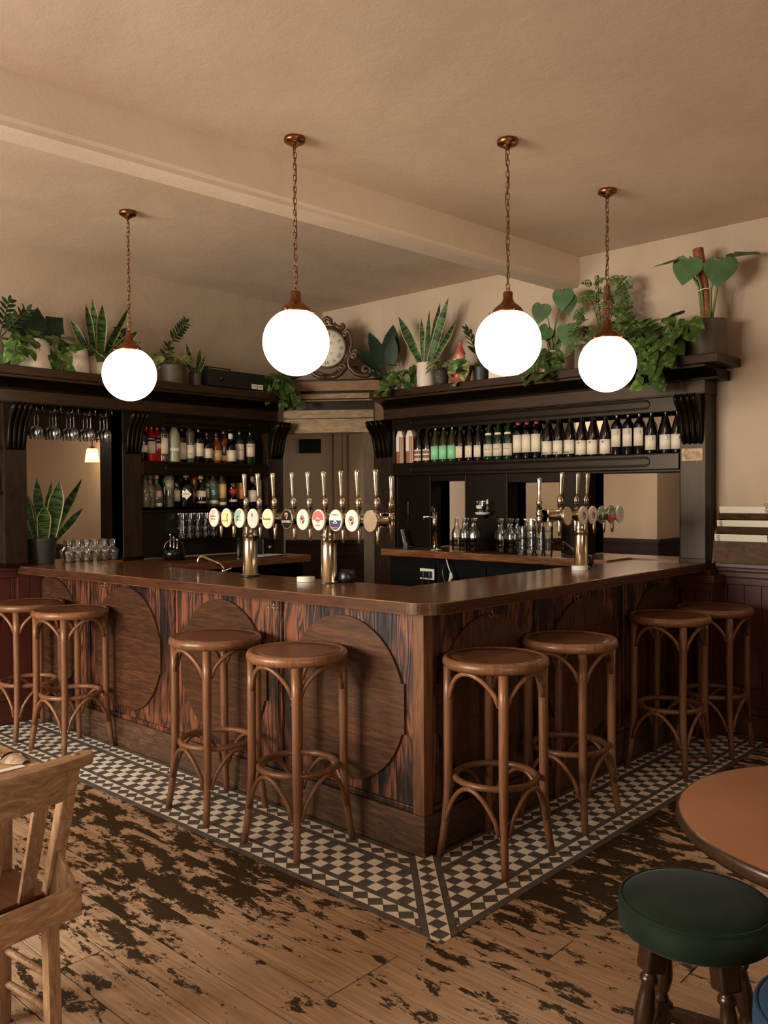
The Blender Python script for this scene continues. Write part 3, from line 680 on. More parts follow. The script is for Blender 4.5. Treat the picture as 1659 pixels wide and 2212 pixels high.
# ================================================================ BACK BARS
MIRROR = mat('shelf_mirror', S(120, 112, 100), .05, 1)
class Unit:
    """s runs along the wall, d is the distance out from the plaster"""
    def __init__(s, right, label, s0): s.r = right; s.t = thing('back_bar', label, 'back bar', (XR-.1, s0, 1.1) if right else (s0, YL-.1, 1.1))
    def P(s, a, d): return (XR-d, a) if s.r else (a, YL-d)
    def box(s, name, a, b, d0, d1, z0, z1, mt=DARK, bev=.004, par=None):
        (x0, y0), (x1, y1) = s.P(a, d0), s.P(b, d1)
        return MB().box(min(x0, x1), max(x0, x1), min(y0, y1), max(y0, y1), z0, z1).build(name, mt, par or s.t, bev)
    def run(s, name, a, b, prof, mt=DARK):
        """profile (d,z) run along the wall"""
        mb = MB(); k = len(prof)
        for e in (a, b):
            for d, z in prof: x, y = s.P(e, d); mb.v.append(V((x, y, z)))
        mb.face(range(k)); mb.face(range(2*k-1, k-1, -1))
        for i in range(k): mb.face((i, k+i, k+(i+1) % k, (i+1) % k))
        return mb.build(name, mt, s.t)
    def slot(s, a, b, zc, h, d, par):
        pts = []
        for j in range(13): t = PI/2+PI*j/12; pts.append((a+h+h*math.cos(t), zc+h*math.sin(t)))
        for j in range(13): t = -PI/2+PI*j/12; pts.append((b-h+h*math.cos(t), zc+h*math.sin(t)))
        MB().tube([(*s.P(p, d), z) for p, z in pts], .0045, 6, True).build('bead', DARKX, par)
        MB().tube([(*s.P(a+h+(p-a-h)*.995, d-.002), zc+(z-zc)*.7) for p, z in pts], .003, 5, True).build('bead', DARK, par)
    def corbel(s, a, b):
        fr = [(.17, 1.905), (.182, 1.92), (.196, 1.97), (.206, 2.03), (.224, 2.09), (.256, 2.14), (.286, 2.17), (.297, 2.195), (.29, 2.214), (.17, 2.218)]
        m_ = (a+b)/2; hw = (b-a)/2
        c = s.run('corbel', m_-hw*.8, m_+hw*.8, fr)
        f = fr[:-1]
        for i in range(4):
            w_ = m_+hw*(-.72+.48*i)
            MB().tube([(*s.P(m_+(w_-m_)*(.86+.14*((z-1.9)/.31)), d+.003), z) for d, z in f], [.011, .016, .017, .016, .0155, .0155, .0155, .013, .006], 8).build('flute', DARK, c)
        for sg in (-1, 1):   # carved curls over the shoulders
            for k in range(3):
                q = []
                for j in range(9):
                    t = j/8*PI*.85
                    q.append((*s.P(m_+sg*hw*(.16+.27*k+.2*math.sin(t)*.7), .29-.05*(1-math.cos(t))*.62), 2.205-.055*(1-math.cos(t))*.72-.006*k))
                MB().tube(q, [.004+.004*math.sin(PI*j/8) for j in range(9)], 6).build('curl', DARKX, c)
        return c
    def pillar(s, a, b, z0, cor=True):
        s.box('pillar', a, b, 0, .17, z0, 2.222, wood('pillar_wood', S(22, 14, 10), S(48, 32, 22), scale=(16, 16, 4), rough=.4, bump=.08, coat=0, var=.12, spec=.3))
        s.box('pillar_foot', a-.006, b+.006, 0, .178, z0, z0+.03) if z0 > 1 else None
        if cor: s.corbel(a, b)
    def cornice(s, a, b, lip0=0, lip1=0):
        s.box('cornice_shelf', a-lip0, b+lip1, 0, .38, 2.39, 2.447, SHELFW, .005)
        s.box('cornice_fillet', a-lip0*.4, b+lip1*.4, 0, .345, 2.372, 2.39, SHELFW, .003)
        cv = [(0, 2.372), (.325, 2.372)]+[(.325-.125*math.sin(t), 2.372-.062*(1-math.cos(t))) for t in [PI/2*j/8 for j in range(9)]]+[(.2, 2.31), (0, 2.31)]
        s.run('cove', a-.09*(lip0 > 0), b+.09*(lip1 > 0), cv)
        s.box('frieze', a-.005, b+.005, 0, .195, 2.228, 2.31, SHELFW, .003)
        s.box('frieze_bead', a-.008, b+.008, 0, .203, 2.218, 2.23, DARKX, .003)
    def shelf(s, a, b, zt_, rail=True, rz=None):
        s.box('shelf', a, b, 0, .165, zt_-.022, zt_, DARK, .002)
        if rail:
            r_ = s.box('shelf_rail', a, b, .162, .186, zt_-.108, zt_-.004, DARKX, .004)
            s.slot(a+.205, b-.2, zt_-.055, .03, .187, r_)
    def head(s, a, b):
        r_ = s.box('head_rail', a, b, .155, .186, 2.122, 2.22, DARKX, .004); s.slot(a+.205, b-.2, 2.178, .029, .187, r_)
UR = Unit(True, 'black-brown carved back bar on the right wall with the wine shelf', 1.25)
UR.cornice(-.142, 2.66, .16, 0); UR.head(.03, 2.565)
UR.pillar(-.142, .03, 1.125); UR.pillar(2.565, 2.80, 0)
UR.shelf(.03, 2.565, 1.848)
UR.box('shelf_back', .03, 2.565, 0, .012, 1.848, 2.23, MIRROR, 0)
UR.box('shelf_top', .03, 2.565, 0, .155, 2.21, 2.222, DARK, 0)
for a, b in ((.74, .945), (1.42, 1.83), (2.19, 2.565)):
    UR.box('post', a, b, -.122, .13, 1.14, 1.742)
    UR.box('post_stile', a, a+.012, .13, .14, 1.14, 1.742, DARKX, .002); UR.box('post_stile', b-.012, b, .13, .14, 1.14, 1.742, DARKX, .002)
for a, b, z in ((.945, 1.42, 1.668), (1.83, 2.19, 1.69), (.03, .74, 1.722)): UR.box('opening_head', a, b, -.12, .13, z, 1.742)
UR.box('jamb', .02, .032, -.12, .17, 1.13, 1.74)
UR.box('sill', .03, 2.42, -.13, .172, 1.10, 1.138, CNTL, .003)
UL = Unit(False, 'black-brown carved back bar on the left wall with the spirit shelves', .9)
UL.cornice(-2.0, 2.10, 0, 0); UL.head(.76, 2.0)
for a, b, z0 in ((-.297, -.138, 1.095), (.60, .76, 1.09), (2.0, 2.18, 0)): UL.pillar(a, b, z0)
for z, rl in ((1.85, True), (1.49, False)): UL.shelf(.76, 2.0, z, rl)
UL.box('shelf_rail', .76, 2.0, .150, .165, 1.452, 1.49, DARKX, .003)
UL.shelf(1.10, 1.62, 1.235, False)
UL.box('shelf_back', .76, 2.0, 0, .012, 1.09, 2.23, mat('dark_shelf_back', S(30, 24, 20), .25), 0)
UL.box('shelf_top', .76, 2.0, 0, .155, 2.21, 2.222, DARK, 0)
UL.box('jamb', .60, .66, -.17, .16, 1.09, 2.23); UL.box('jamb', -.16, -.138, -.17, .16, 1.09, 2.23)
UL.box('opening_head', -.138, .60, -.17, .02, 2.022, 2.23)
UL.box('sill', -.138, .60, -.30, .16, 1.05, 1.0995, CNTX, .003)
# shelves in the bay running out of the picture
UL.box('shelf_back', -1.9, -.297, 0, .012, 1.165, 2.23, MATS['dark_shelf_back'], 0)
for z in (1.62, 1.92): UL.shelf(-1.9, -.297, z, False)
# ---- doorway head across the corner
D0, D1 = V((2.19, 3.465, 0)), V((2.655, 2.80, 0)); de = (D1-D0).normalized(); dn = V((-.832, -.555, 0))
BARE = wood('bare_old_timber', S(96, 78, 56), S(158, 132, 98), scale=(7, 7, 44), rough=.65, bump=.25, var=.15, coat=0)
head = struct(MB().prism([(p.x, p.y) for p in (D0-dn*.03, D1-dn*.03, D1-dn*.06, D0-dn*.06)], 2.125, 2.6).build('trim_9', DARK))
def dboard(name, z0, z1, o0, o1, mt=BARE, e0=0, e1=0):
    a, b = D0-de*e0, D1+de*e1
    return MB().prism([(p.x, p.y) for p in (a+dn*o1, b+dn*o1, b-dn*.03+dn*o0*0, a-dn*.03)], z0, z1).build(name, mt, head, .003)
dboard('plank', 2.13, 2.252, 0, 0); dboard('plank', 2.257, 2.328, 0, .012); dboard('ledge', 2.405, 2.417, 0, .02); dboard('plank', 2.43, 2.475, 0, -.005)
dboard('plank', 2.50, 2.60, 0, -.02, wood('ledge_timber', S(96, 66, 40), S(136, 98, 62), scale=(7, 7, 44), rough=.5, bump=.15, var=.1), .05, .05)
struct(MB().prism([(2.1, 3.6), (2.19, 3.47), (2.655, 2.80), (2.80, 2.7), (2.829, 2.75), (2.829, 3.629), (2.15, 3.629)], 2.586, 2.60).build('trim_10', DARK))
# pale jamb beside the doorway
struct(MB().prism([(2.185, 3.468), (2.235, 3.50), (2.215, 3.53), (2.165, 3.498)], 0, 2.13).build('trim_11', mat('grey_blue_paint', S(150, 150, 140), .6)))
struct(MB().prism([(2.60, 2.875), (2.655, 2.80), (2.70, 2.83), (2.645, 2.905)], 0, 2.13).build('trim_12', wood('jamb_timber', S(44, 32, 22), S(78, 58, 40), scale=(20, 20, 5), rough=.6, var=0)))
# ---- clock
ck = thing('wall_clock', 'ornate carved wooden clock with scrolls standing in the corner over the doorway', 'clock', (2.424, 3.14, 2.87))
ck.rotation_euler = Matrix((( de.x, 0, dn.x), (de.y, 0, dn.y), (0, 1, 0))).to_euler()
CW = wood('carved_walnut', S(44, 29, 19), S(84, 57, 37), scale=(20, 20, 20), rough=.42, bump=.1, coat=.2, var=0)
FACE = mat('clock_face', S(226, 212, 190), .45)
B_ = lambda: MB()
B_().lathe([(.0, -.03), (.2, -.03), (.205, -.01), (.19, .0), (0, 0)], 48).build('back_board', CW, ck, world=False)
fc = B_().lathe([(0, .001), (.161, .001), (.161, .006), (0, .006)], 48).build('dial', FACE, ck, world=False)
B_().lathe([(.160, 0), (.172, .006), (.176, .018), (.168, .024), (.160, .014)], 48, close=False).build('bezel', CW, ck, world=False)
for i, nmr in enumerate(('XII', 'I', 'II', 'III', 'IIII', 'V', 'VI', 'VII', 'VIII', 'IX', 'X', 'XI')):
    a = PI/2-i*PI/6; u = V((math.cos(a), math.sin(a), 0))
    put_text('numeral', nmr, .045, fc, u*.125+V((0, 0, .0068)), (u.y, -u.x, 0), u, INK)
put_text('lettering', 'CE', .026, fc, (.035, .045, .0068), (1, 0, 0), (0, 1, 0), INK); put_text('lettering', 'ST', .026, fc, (.035, -.045, .0068), (1, 0, 0), (0, 1, 0), INK)
for a, l in ((2.2, .07), (-2.6, .105)): B_().box(-.004, l, -.004, .004, .008, .010, Matrix.Rotation(a, 4, 'Z')).build('hand', INK, fc, world=False)
def scroll(pts, r, name='scroll', z=.012):
    B_().tube([(x, y, z) for x, y in pts], r, 8).build(name, CW, ck, world=False)
def spiral(cx, cy, r0, a0, turns, n=26, sg=1): return [(cx+r0*(1-.8*i/n)*math.cos(a0+sg*turns*2*PI*i/n), cy+r0*(1-.8*i/n)*math.sin(a0+sg*turns*2*PI*i/n)) for i in range(n+1)]
for sg in (-1, 1):
    F = lambda L: [(sg*x, y) for x, y in L]
    # side scrolls hugging the dial, S curve to the foot, foot volute
    scroll(F([(.06, .215), (.09, .185), (.12, .175)]+spiral(.135, .192, .022, -PI/2, 1.1, 18)), [.019]*3+[.016-.0005*i for i in range(19)])
    scroll(F(spiral(.158, .115, .026, PI*.9, 1.0, 18, -1)[::-1]+[(.19, .15), (.215, .10), (.222, .03), (.205, -.03), (.215, -.055)]+spiral(.245, -.035, .03, -PI*.6, 1.0, 18)), .018)
    scroll(F(spiral(.235, -.075, .03, PI*.5, 1.0, 18, -1)[::-1]+[(.20, -.075), (.185, -.12), (.20, -.175), (.25, -.225), (.31, -.245)]+spiral(.345, -.195, .05, -PI*.5, 1.25, 26)), .021)
    scroll(F([(.39, -.215), (.415, -.20), (.42, -.225), (.445, -.25)]), [.012, .018, .016, .008])
    scroll(F([(0, -.255), (.07, -.25), (.12, -.225), (.155, -.18)]+spiral(.135, -.165, .028, 0, 1.1, 18)), .019)
    scroll(F([(0, -.228), (.05, -.222), (.095, -.20)]), .008)
scroll(spiral(0, .235, .042, -PI*.2, .9, 20), .016); scroll([(-.05, .205), (-.03, .25), (0, .268), (.03, .25), (.05, .205)], [.008, .016, .02, .016, .008])
B_().prism([(-.43, -.27), (.43, -.27), (.40, -.245), (.22, -.215), (.17, -.12), (-.17, -.12), (-.22, -.215), (-.40, -.245)], -.025, .004, 'z').build('base_panel', CW, ck, world=False)
# ================================================================ PENDANT GLOBES
GL = mat('opal_globe', S(255, 244, 230), .3, emit=((1, .82, .60, 1), GLOBE))
def pendant_proto():
    t = thing('pendant_lamp', '', 'lamp', (0, 0, CZ), 0, 'opal globe pendants over the bar')
    gz = 2.327-CZ
    MB().lathe([(0, 0), (.050, 0), (.052, -.006), (.052, -.02), (.044, -.026), (.028, -.027), (.026, -.034), (.012, -.044), (.008, -.05), (0, -.05)], 28).build('canopy', COPPER, t, world=False)
    lm = MB().tube([(.0085*math.cos(2*PI*j/14), 0, (.0085 if math.sin(2*PI*j/14) > 0 else -.0085)+.0085*math.sin(2*PI*j/14)) for j in range(14)], .0022, 6, True).mesh('chain_link', COPPER)
    z = -.058; k = 0
    while z > gz+.262: link('chain_link', lm, t, (R.uniform(-.001, .001), 0, z), (R.uniform(-.06, .06), 0, (PI/2 if k % 2 else 0)+.5)); z -= .0275; k += 1
    MB().tube([(.007*math.sin(j*.9)+.003, .007*math.cos(j*.7), -.05-(.66)*j/24) for j in range(25)], .0028, 6).build('flex', mat('brown_flex', S(70, 48, 32), .6), t, world=False)
    MB().tube([(.013*math.cos(2*PI*j/16), 0, gz+.255+.013*math.sin(2*PI*j/16)) for j in range(16)], .003, 6, True).build('hook_ring', COPPER, t, world=False)
    g = MB().lathe([(0, gz+.248), (.022, gz+.248), (.024, gz+.243), (.024, gz+.212), (.028, gz+.208), (.030, gz+.2), (.042, gz+.188), (.056, gz+.178), (.068, gz+.166), (.076, gz+.152), (.078, gz+.142), (.070, gz+.14), (0, gz+.141)], 32).build('gallery', COPPER, t, world=False)
    for k in range(3):
        a = k*2*PI/3+.6; MB().tube([(.076*math.cos(a), .076*math.sin(a), gz+.148), (.094*math.cos(a), .094*math.sin(a), gz+.149)], [.003, .005], 8).build('thumbscrew', COPPER, g, world=False)
    n = 28
    MB().lathe([(.163*math.sin(PI*(.03+.97*i/n)), gz+.163*math.cos(PI*(.03+.97*i/n))) for i in range(n+1)], 48, close=False).build('globe', GL, t, world=False)
    return t
pp = pendant_proto()
for i, (x, y, lb) in enumerate(((0, 2.35, 'opal globe pendant farthest left, hanging before the glass rack'), (-.02, .79, 'opal globe pendant hanging in front of the corner clock'),
                              (.715, .05, 'opal globe pendant right of centre, between gnome and heart-leaved plant'), (1.69, .035, 'opal globe pendant farthest right, hanging before the wine shelf'))):
    o = pp if i == 0 else copy_tree(pp)
    o.location = (x, y, CZ); o.rotation_euler = (0, 0, .7*i); o['label'] = lb
# ---- fluted glass wall lamps
SHADE = mat('lit_prismatic_shade', S(250, 226, 190), .4, emit=((1, .74, .45, 1), 1.6))
BULB = mat('lit_bulb', S(255, 240, 215), .4, emit=((1, .84, .6, 1), 80))
def wall_lamp(loc, rz, lb):
    t = thing('wall_lamp', lb, 'lamp', loc, rz)
    MB().lathe([(0, 0), (.045, 0), (.045, .012), (.02, .02), (0, .02)], 20, M=Matrix.Translation((0, 0, .08))@Matrix.Rotation(PI/2, 4, 'Y')).build('wall_plate', COPPER, t, world=False)
    MB().tube([(0, 0, .08), (.07, 0, .085), (.115, 0, .085), (.13, 0, .075), (.135, 0, .05), (.135, 0, .01)], .006, 8).build('arm', COPPER, t, world=False)
    MB().lathe([(.012, .02), (.024, .015), (.026, -.005), (.02, -.01)], 16, c=(.135, 0, 0)).build('lamp_holder', COPPER, t, world=False)
    prof = [(.036, .0), (.045, -.004), (.050, -.03), (.060, -.09), (.066, -.128)]
    sh = MB(); n = 60
    for j in range(n):
        a = 2*PI*j/n; q = 1+.02*(j % 2)
        for r, z in prof: sh.v.append(V((.135+r*q*math.cos(a), r*q*math.sin(a), z)))
    k = len(prof)
    for j in range(n):
        for i in range(k-1): sh.face((j*k+i, ((j+1) % n)*k+i, ((j+1) % n)*k+i+1, j*k+i+1))
    m_ = bpy.data.materials.new('prismatic_glass'); m_.use_nodes = True; nt = m_.node_tree; b = nt.nodes['Principled BSDF']
    tr = nt.nodes.new('ShaderNodeBsdfTransparent'); tr.inputs[0].default_value = (1, .86, .66, 1); mx = nt.nodes.new('ShaderNodeMixShader'); mx.inputs[0].default_value = .5
    em = b; b.inputs['Base Color'].default_value = S(250, 226, 190); b.inputs['Emission Color'].default_value = (1, .7, .4, 1); b.inputs['Emission Strength'].default_value = .5
    nt.links.new(b.outputs[0], mx.inputs[1]); nt.links.new(tr.outputs[0], mx.inputs[2]); nt.links.new(mx.outputs[0], nt.nodes['Material Output'].inputs[0])
    sh.build('lamp_shade', m_, t, world=False)
    MB().lathe([(0, -.01), (.018, -.015), (.03, -.045), (.03, -.065), (.02, -.085), (0, -.092)], 16, c=(.135, 0, 0)).build('bulb', BULB, t, world=False)
    return t
wall_lamp((1.40, 5.14, 2.03), PI, 'fluted glass wall lamp glowing in the room behind the hanging glasses')
wall_lamp((XR, -1.55, 2.02), PI, 'fluted glass wall lamp on the right wall, just out of the picture')
# unseen globes added to brighten the rooms behind, above the openings; also two more in the room behind the camera
for i, (x, y) in enumerate(((-2.0, -4.4), (-4.3, -3.4))):
    o = copy_tree(pp); o.location = (x, y, CZ); o['group'] = 'globes over the seating'; o['label'] = ('opal globe pendant over the seating behind the viewer', 'second opal globe pendant over the seating behind the viewer')[i]
PG_ = [g for g in pp.children if g.name.startswith('globe')][0].data.copy(); PG_.materials.clear(); PG_.materials.append(mat('passage_fill_globe', S(255, 244, 230), .3, emit=((1, .85, .66, 1), 11)))  # stronger glow for the added globes, to lift the passage walls
for i, (x, y) in enumerate(((.1, 5.3), (-.9, 4.6), (3.9, 2.1), (4.7, .6), (4.9, 1.5), (3.4, .4))):
    o = copy_tree(pp); o.location = (x, y, CZ); o['group'] = 'globes in the passage behind'
    for g_ in o.children:
        if g_.name.startswith('globe'): g_.data = PG_; o['label'] = ('added fill globe in the room behind the left opening', 'second added fill globe in the room behind the left opening', 'added fill globe in the passage behind the wine shelf', 'added fill globe in the passage behind the far right opening', 'added fill globe deep in the passage', 'added fill globe near the passage end')[i]
# ================================================================ BEER TAPS
def cm(r, g, b, rough=.4): return mat(f'print_{r}_{g}_{b}', S(r, g, b), rough)
def ell(rx, ry, n=32, a0=0, a1=2*PI): return [(rx*math.cos(a0+(a1-a0)*i/n), ry*math.sin(a0+(a1-a0)*i/n)) for i in range(n if abs(a1-a0-2*PI) < 1e-6 else n+1)]
def half(deg, rx=.0345, ry=.0405, n=24):
    a = math.radians(deg); return ell(rx, ry, n, a, a+PI)
def flat(name, pts, mt, par, z=.0): return MB().prism(pts, z, z+.0008).build(name, mt, par, world=False)
DUMMY_HANDLE = None
def font(par, loc, rz, badge, handle=True, body=True):
    """one tap on the bar: local z toward the drinker, local y up, local x to the drinker's left"""
    f = bpy.data.objects.new('tap', None); col.objects.link(f); f.parent = par; f.location = loc
    f.rotation_euler = (PI/2, 0, rz); f.empty_display_size = .05; f.scale = (1.14, 1.14, 1.05)
    def L(name, mb, mt, p=None): return mb.build(name, mt, p or f, world=False)
    if body: L('tap_body', MB().lathe([(.018, .02), (.019, .045), (.022, .075), (.030, .105), (.036, .125), (.036, .130), (0, .130)], 24), BRASS)
    L('spout', MB().tube([(0, -.005, .085), (0, -.03, .088), (0, -.05, .09), (0, -.075, .09), (0, -.098, .09)], [.011, .011, .0105, .0085, .0065], 12), BRASS)
    if handle:
        L('lever_socket', MB().lathe([(.010, .028), (.010, .04), (.0125, .042), (.0125, .06), (.015, .064), (.016, .082), (.011, .092), (.0085, .098)], 18, M=Matrix.Translation((0, 0, .095))@Matrix.Rotation(-PI/2, 4, 'X')), BRASS)
        L('lever_collar', MB().lathe([(.0155, .046), (.0155, .058)], 18, M=Matrix.Translation((0, 0, .095))@Matrix.Rotation(-PI/2, 4, 'X')), BLACKP)
        L('handle', MB().lathe([(.0075, .096), (.0085, .11), (.0105, .15), (.0125, .19), (.0135, .205), (.0125, .213), (.006, .216), (0, .216)], 18, M=Matrix.Translation((0, 0, .095))@Matrix.Rotation(-PI/2+.05, 4, 'X')), BRASS)
    if badge is None: return f
    e = MB(); pr = ell(.040, .0468, 36); k = len(pr)
    for z, s in ((.128, .93), (.134, 1), (.140, 1), (.1425, .95)):
        e.v += [V((x*s, y*s, z)) for x, y in pr]
    for i in range(3):
        for j in range(k): e.face((i*k+j, i*k+(j+1) % k, (i+1)*k+(j+1) % k, (i+1)*k+j), True)
    e.face(range(3*k, 4*k)); e.face(range(k-1, -1, -1))
    rim, base, deco = badge
    b = L('badge', e, rim)
    Z = .1428
    if base: L('badge_face', MB().prism(ell(.0345, .0405, 32), Z, Z+.0008), base, b)
    for d in deco:
        if d[0] == 't': put_text('lettering', d[1], d[2], b, (d[3], d[4], Z+.0022), (1, 0, 0), (0, 1, 0), d[5], wid=d[6] if len(d) > 6 else None)
        elif d[0] == 'p': L('print', MB().prism(d[1], Z+.0006, Z+.0014+.0004*(len(d) > 3)), d[2], b)
    return f
CREAM = cm(232, 222, 200); RIMW = cm(220, 208, 188); RIMB = BRASS
PORT = [('p', ell(.0165, .0205), cm(150, 120, 100)), ('p', [(x, y-.006) for x, y in ell(.009, .011)], cm(214, 190, 172), 1), ('p', [(x, y+.004) for x, y in ell(.0055, .006)], cm(90, 58, 46), 1), ('p', [(x+.006, y-.01) for x, y in ell(.004, .007)], cm(168, 70, 66), 1)]
TOWN = [('p', [(-.006, -.012), (.006, -.012), (.006, .012), (.003, .015), (-.003, .015), (-.006, .012)], cm(226, 214, 190), 1), ('p', [(-.013, -.014), (.013, -.014), (.013, -.008), (-.013, -.008)], cm(226, 214, 190), 1)]
BADGES = [
    (RIMW, CREAM, [('p', half(50), cm(226, 176, 146)), ('t', 'ALVARINHO', .0125, 0, .006, INK, .052), ('t', 'ORANGE', .0125, 0, -.008, INK, .04)]),
    (RIMW, cm(232, 204, 140), [('t', 'ALIGOTE', .0125, -.008, -.014, INK, .036), ('p', [(.012, .022), (.017, .018), (.013, .004), (.016, -.01), (.013, -.028), (.010, -.01), (.008, .008)], INK), ('p', [(-.026, .017), (.004, .017), (.004, .0182), (-.026, .0182)], INK)]),
    (RIMW, CREAM, [('p', half(50), cm(140, 168, 148)), ('t', 'GRECO', .0125, 0, .006, INK, .038), ('t', 'BIANCO', .0125, 0, -.009, INK, .04)]),
    (RIMW, cm(230, 190, 176), [('p', [(x-.001, y+.017) for x, y in ell(.0065, .009)], cm(110, 120, 140)), ('p', [(x+.002, y+.012) for x, y in ell(.004, .005)], cm(190, 90, 96), 1), ('p', [(-.016, -.009), (.016, -.009), (.016, -.0075), (-.016, -.0075)], cm(190, 130, 124))]),
    (RIMW, cm(232, 214, 164), [('t', 'Beaujolais', .019, 0, 0, INK, .056), ('p', [(-.014, .021), (.014, .021), (.014, .0222), (-.014, .0222)], cm(150, 120, 70)), ('p', [(-.018, -.022), (.018, -.022), (.018, -.0208), (-.018, -.0208)], cm(150, 120, 70))]),
    (BRASS, cm(10, 9, 8, .25), [('t', 'GUINNESS', .016, 0, -.011, cm(236, 226, 204), .060), ('p', [(-.010, .030), (.006, .030), (.010, .024), (.004, .004), (.0, -.001), (-.002, .004), (.003, .022), (-.004, .024), (-.008, .008), (-.012, .018)], cm(196, 156, 100))]),
    (RIMW, cm(222, 214, 196), PORT),
    (RIMW, cm(228, 208, 186), [('p', half(0), cm(206, 92, 90)), ('p', [(-.024, -.002), (.024, -.002), (.024, .001), (-.024, .001)], cm(236, 206, 190), 1), ('p', ell(.015, .013), cm(222, 150, 140), 1), ('p', [(-.018, -.022), (.018, -.022), (.014, -.026), (-.014, -.026)], cm(206, 92, 90))]),
    (RIMW, cm(226, 216, 196), [('p', half(180), cm(32, 44, 92)), ('t', 'HARBOUR', .0105, 0, .024, INK, .04)]+[('p', [(x, y+.001) for x, y in p[1]], *p[2:]) for p in TOWN]+[('p', [(-.022, -.029), (.022, -.029), (.018, -.034), (-.018, -.034)], cm(170, 96, 70), 1)]),
    (RIMW, cm(222, 214, 196), PORT),
    (BRASS, None, []),
]
def tower(name, label, origin, rz, y0, y1, cols, fonts, end):
    """bar along local x; origin is the first column's foot on the counter"""
    t = thing(name, label, 'beer taps', origin, rz)
    hz = 1.455-origin[2]
    MB().tube([(y0, 0, hz), (y1, 0, hz)], .034, 24).build('cross_bar', BRASS, t, world=False)
    for c in cols:
        c_ = MB().lathe([(.052, 0), (.052, .012), (.042, .016), (.0415, .20), (.0415, hz-.115), (.043, hz-.113), (.043, hz-.098), (.0415, hz-.096), (.0415, hz-.07), (.0445, hz-.045), (.048, hz-.02), (.045, hz)], 30, c=(c, 0, 0)).build('column', BRASS, t, world=False)
        MB().lathe([(.057, 0), (.057, .008), (.05, .012)], 30, c=(c, 0, 0)).build('gasket', BLACKP, c_, world=False)
    for (x, bi, hd) in fonts: font(t, (x, 0, hz), 0, BADGES[bi] if isinstance(bi, int) else bi, hd)
    # tap screwed into the bar's end
    ex, sg = end
    MB().box(min(ex, ex-sg*.07), max(ex, ex-sg*.07), -.033, .033, hz-.036, hz+.036).build('end_block', BRASS, t, .003, world=False)
    MB().tube([(ex, 0, hz), (ex+sg*.03, 0, hz)], [.012, .010], 12).build('end_stem', BRASS, t, world=False)
    MB().lathe([(.007, -.10), (.0105, -.045), (.012, -.04), (.016, -.03), (.017, -.012), (.014, -.006), (.018, .0), (.018, .02), (.014, .026), (.0165, .03), (.0165, .036)], 18, c=(ex+sg*.04, 0, hz)).build('end_tap', BRASS, t, world=False)
    MB().lathe([(.0155, .036), (.0155, .05)], 18, c=(ex+sg*.04, 0, hz)).build('lever_collar', BLACKP, t, world=False)
    MB().lathe([(.0125, .05), (.0135, .062), (.016, .066), (.016, .082), (.011, .092), (.0085, .098), (.0105, .15), (.0135, .205), (.0125, .213), (.006, .216), (0, .216)], 18, c=(ex+sg*.04, 0, hz)).build('handle', BRASS, t, world=False)
    return t
# left bank: drinkers stand at -x, so local x (drinker's left ... ) runs along -y of the room
YB = [1.657, 1.54, 1.422, 1.305, 1.179, 1.022, .90, .782, .658, .546, .422]
X_B = .26
tower('beer_tap_bank', 'long brass twin-column tap bank with round badges on the sunlit counter', (X_B, 1.515, zt(1.515)), -PI/2, 1.515-1.75, 1.515-.46,
      (0, 1.515-.862), [(1.515-y, i, i > 1) for i, y in enumerate(YB)], (1.515-.46, 1))
STAR = [(RIMW, cm(222, 214, 196), PORT), (RIMW, cm(222, 214, 196), PORT),
        (BRASS, cm(120, 176, 150), [('p', half(180), cm(14, 14, 12))]+TOWN+[('p', [(-.022, -.026), (.022, -.026), (.016, -.034), (-.016, -.034)], cm(140, 130, 84), 1)]),
        (BRASS, cm(96, 150, 140), [('p', half(180), cm(204, 66, 66))]+TOWN),
        (RIMW, cm(214, 202, 178), [('t', 'IPA', .014, .004, -.012, INK)]+[('p', [(x+.008*i-.02+.004*(j % 2), y+.008+.007*j) for x, y in ell(.0016, .0016, 8)], INK) for i in range(6) for j in range(4)])]
tower('beer_tap_bank', 'brass single-column tap bank on the shaded counter, wall opening behind it', (1.80, .27, zt(.27)), 0, -.42, .30,
      (0,), [(-.40, (BRASS, None, []), True), (-.225, STAR[0], True), (-.115, STAR[1], True), (-.01, STAR[2], False), (.11, STAR[3], False), (.215, STAR[4], False)], (-.42, -1))
# round white coaster stacks and the black bowls beside the columns
for x, y, lb in ((.24, 1.02, 'white round coaster pile beside the twin-column taps'), (1.70, .22, 'white round coaster pile beside the single-column taps')):
    t = thing('coaster_stack', lb, 'coasters', (x, y, zt(y)), 0, 'white coaster piles on the bar top')
    for i in range(4): MB().lathe([(0, i*.0062), (.0475, i*.0062), (.048, i*.0062+.0055), (0, i*.0062+.0055)], 32).build('coaster', WHITEP, t, world=False)
for x, y, lb in ((.33, .80, 'black rounded till drawer knob-like pot behind the near tap column'), (1.98, .335, 'black rounded pot behind the single tap column')):
    t = thing('drip_pot', lb.replace('till drawer knob-like ', 'glossy '), 'pot', (x, y, zt(y)))
    MB().lathe([(0, 0), (.04, 0), (.046, .02), (.044, .05), (.03, .066), (0, .068)], 24).build('pot_body', BLACKP, t, world=False)
    MB().lathe([(.046, .018), (.049, .022), (.046, .026)], 24, close=False).build('pot_band', BLACKP, t, world=False)
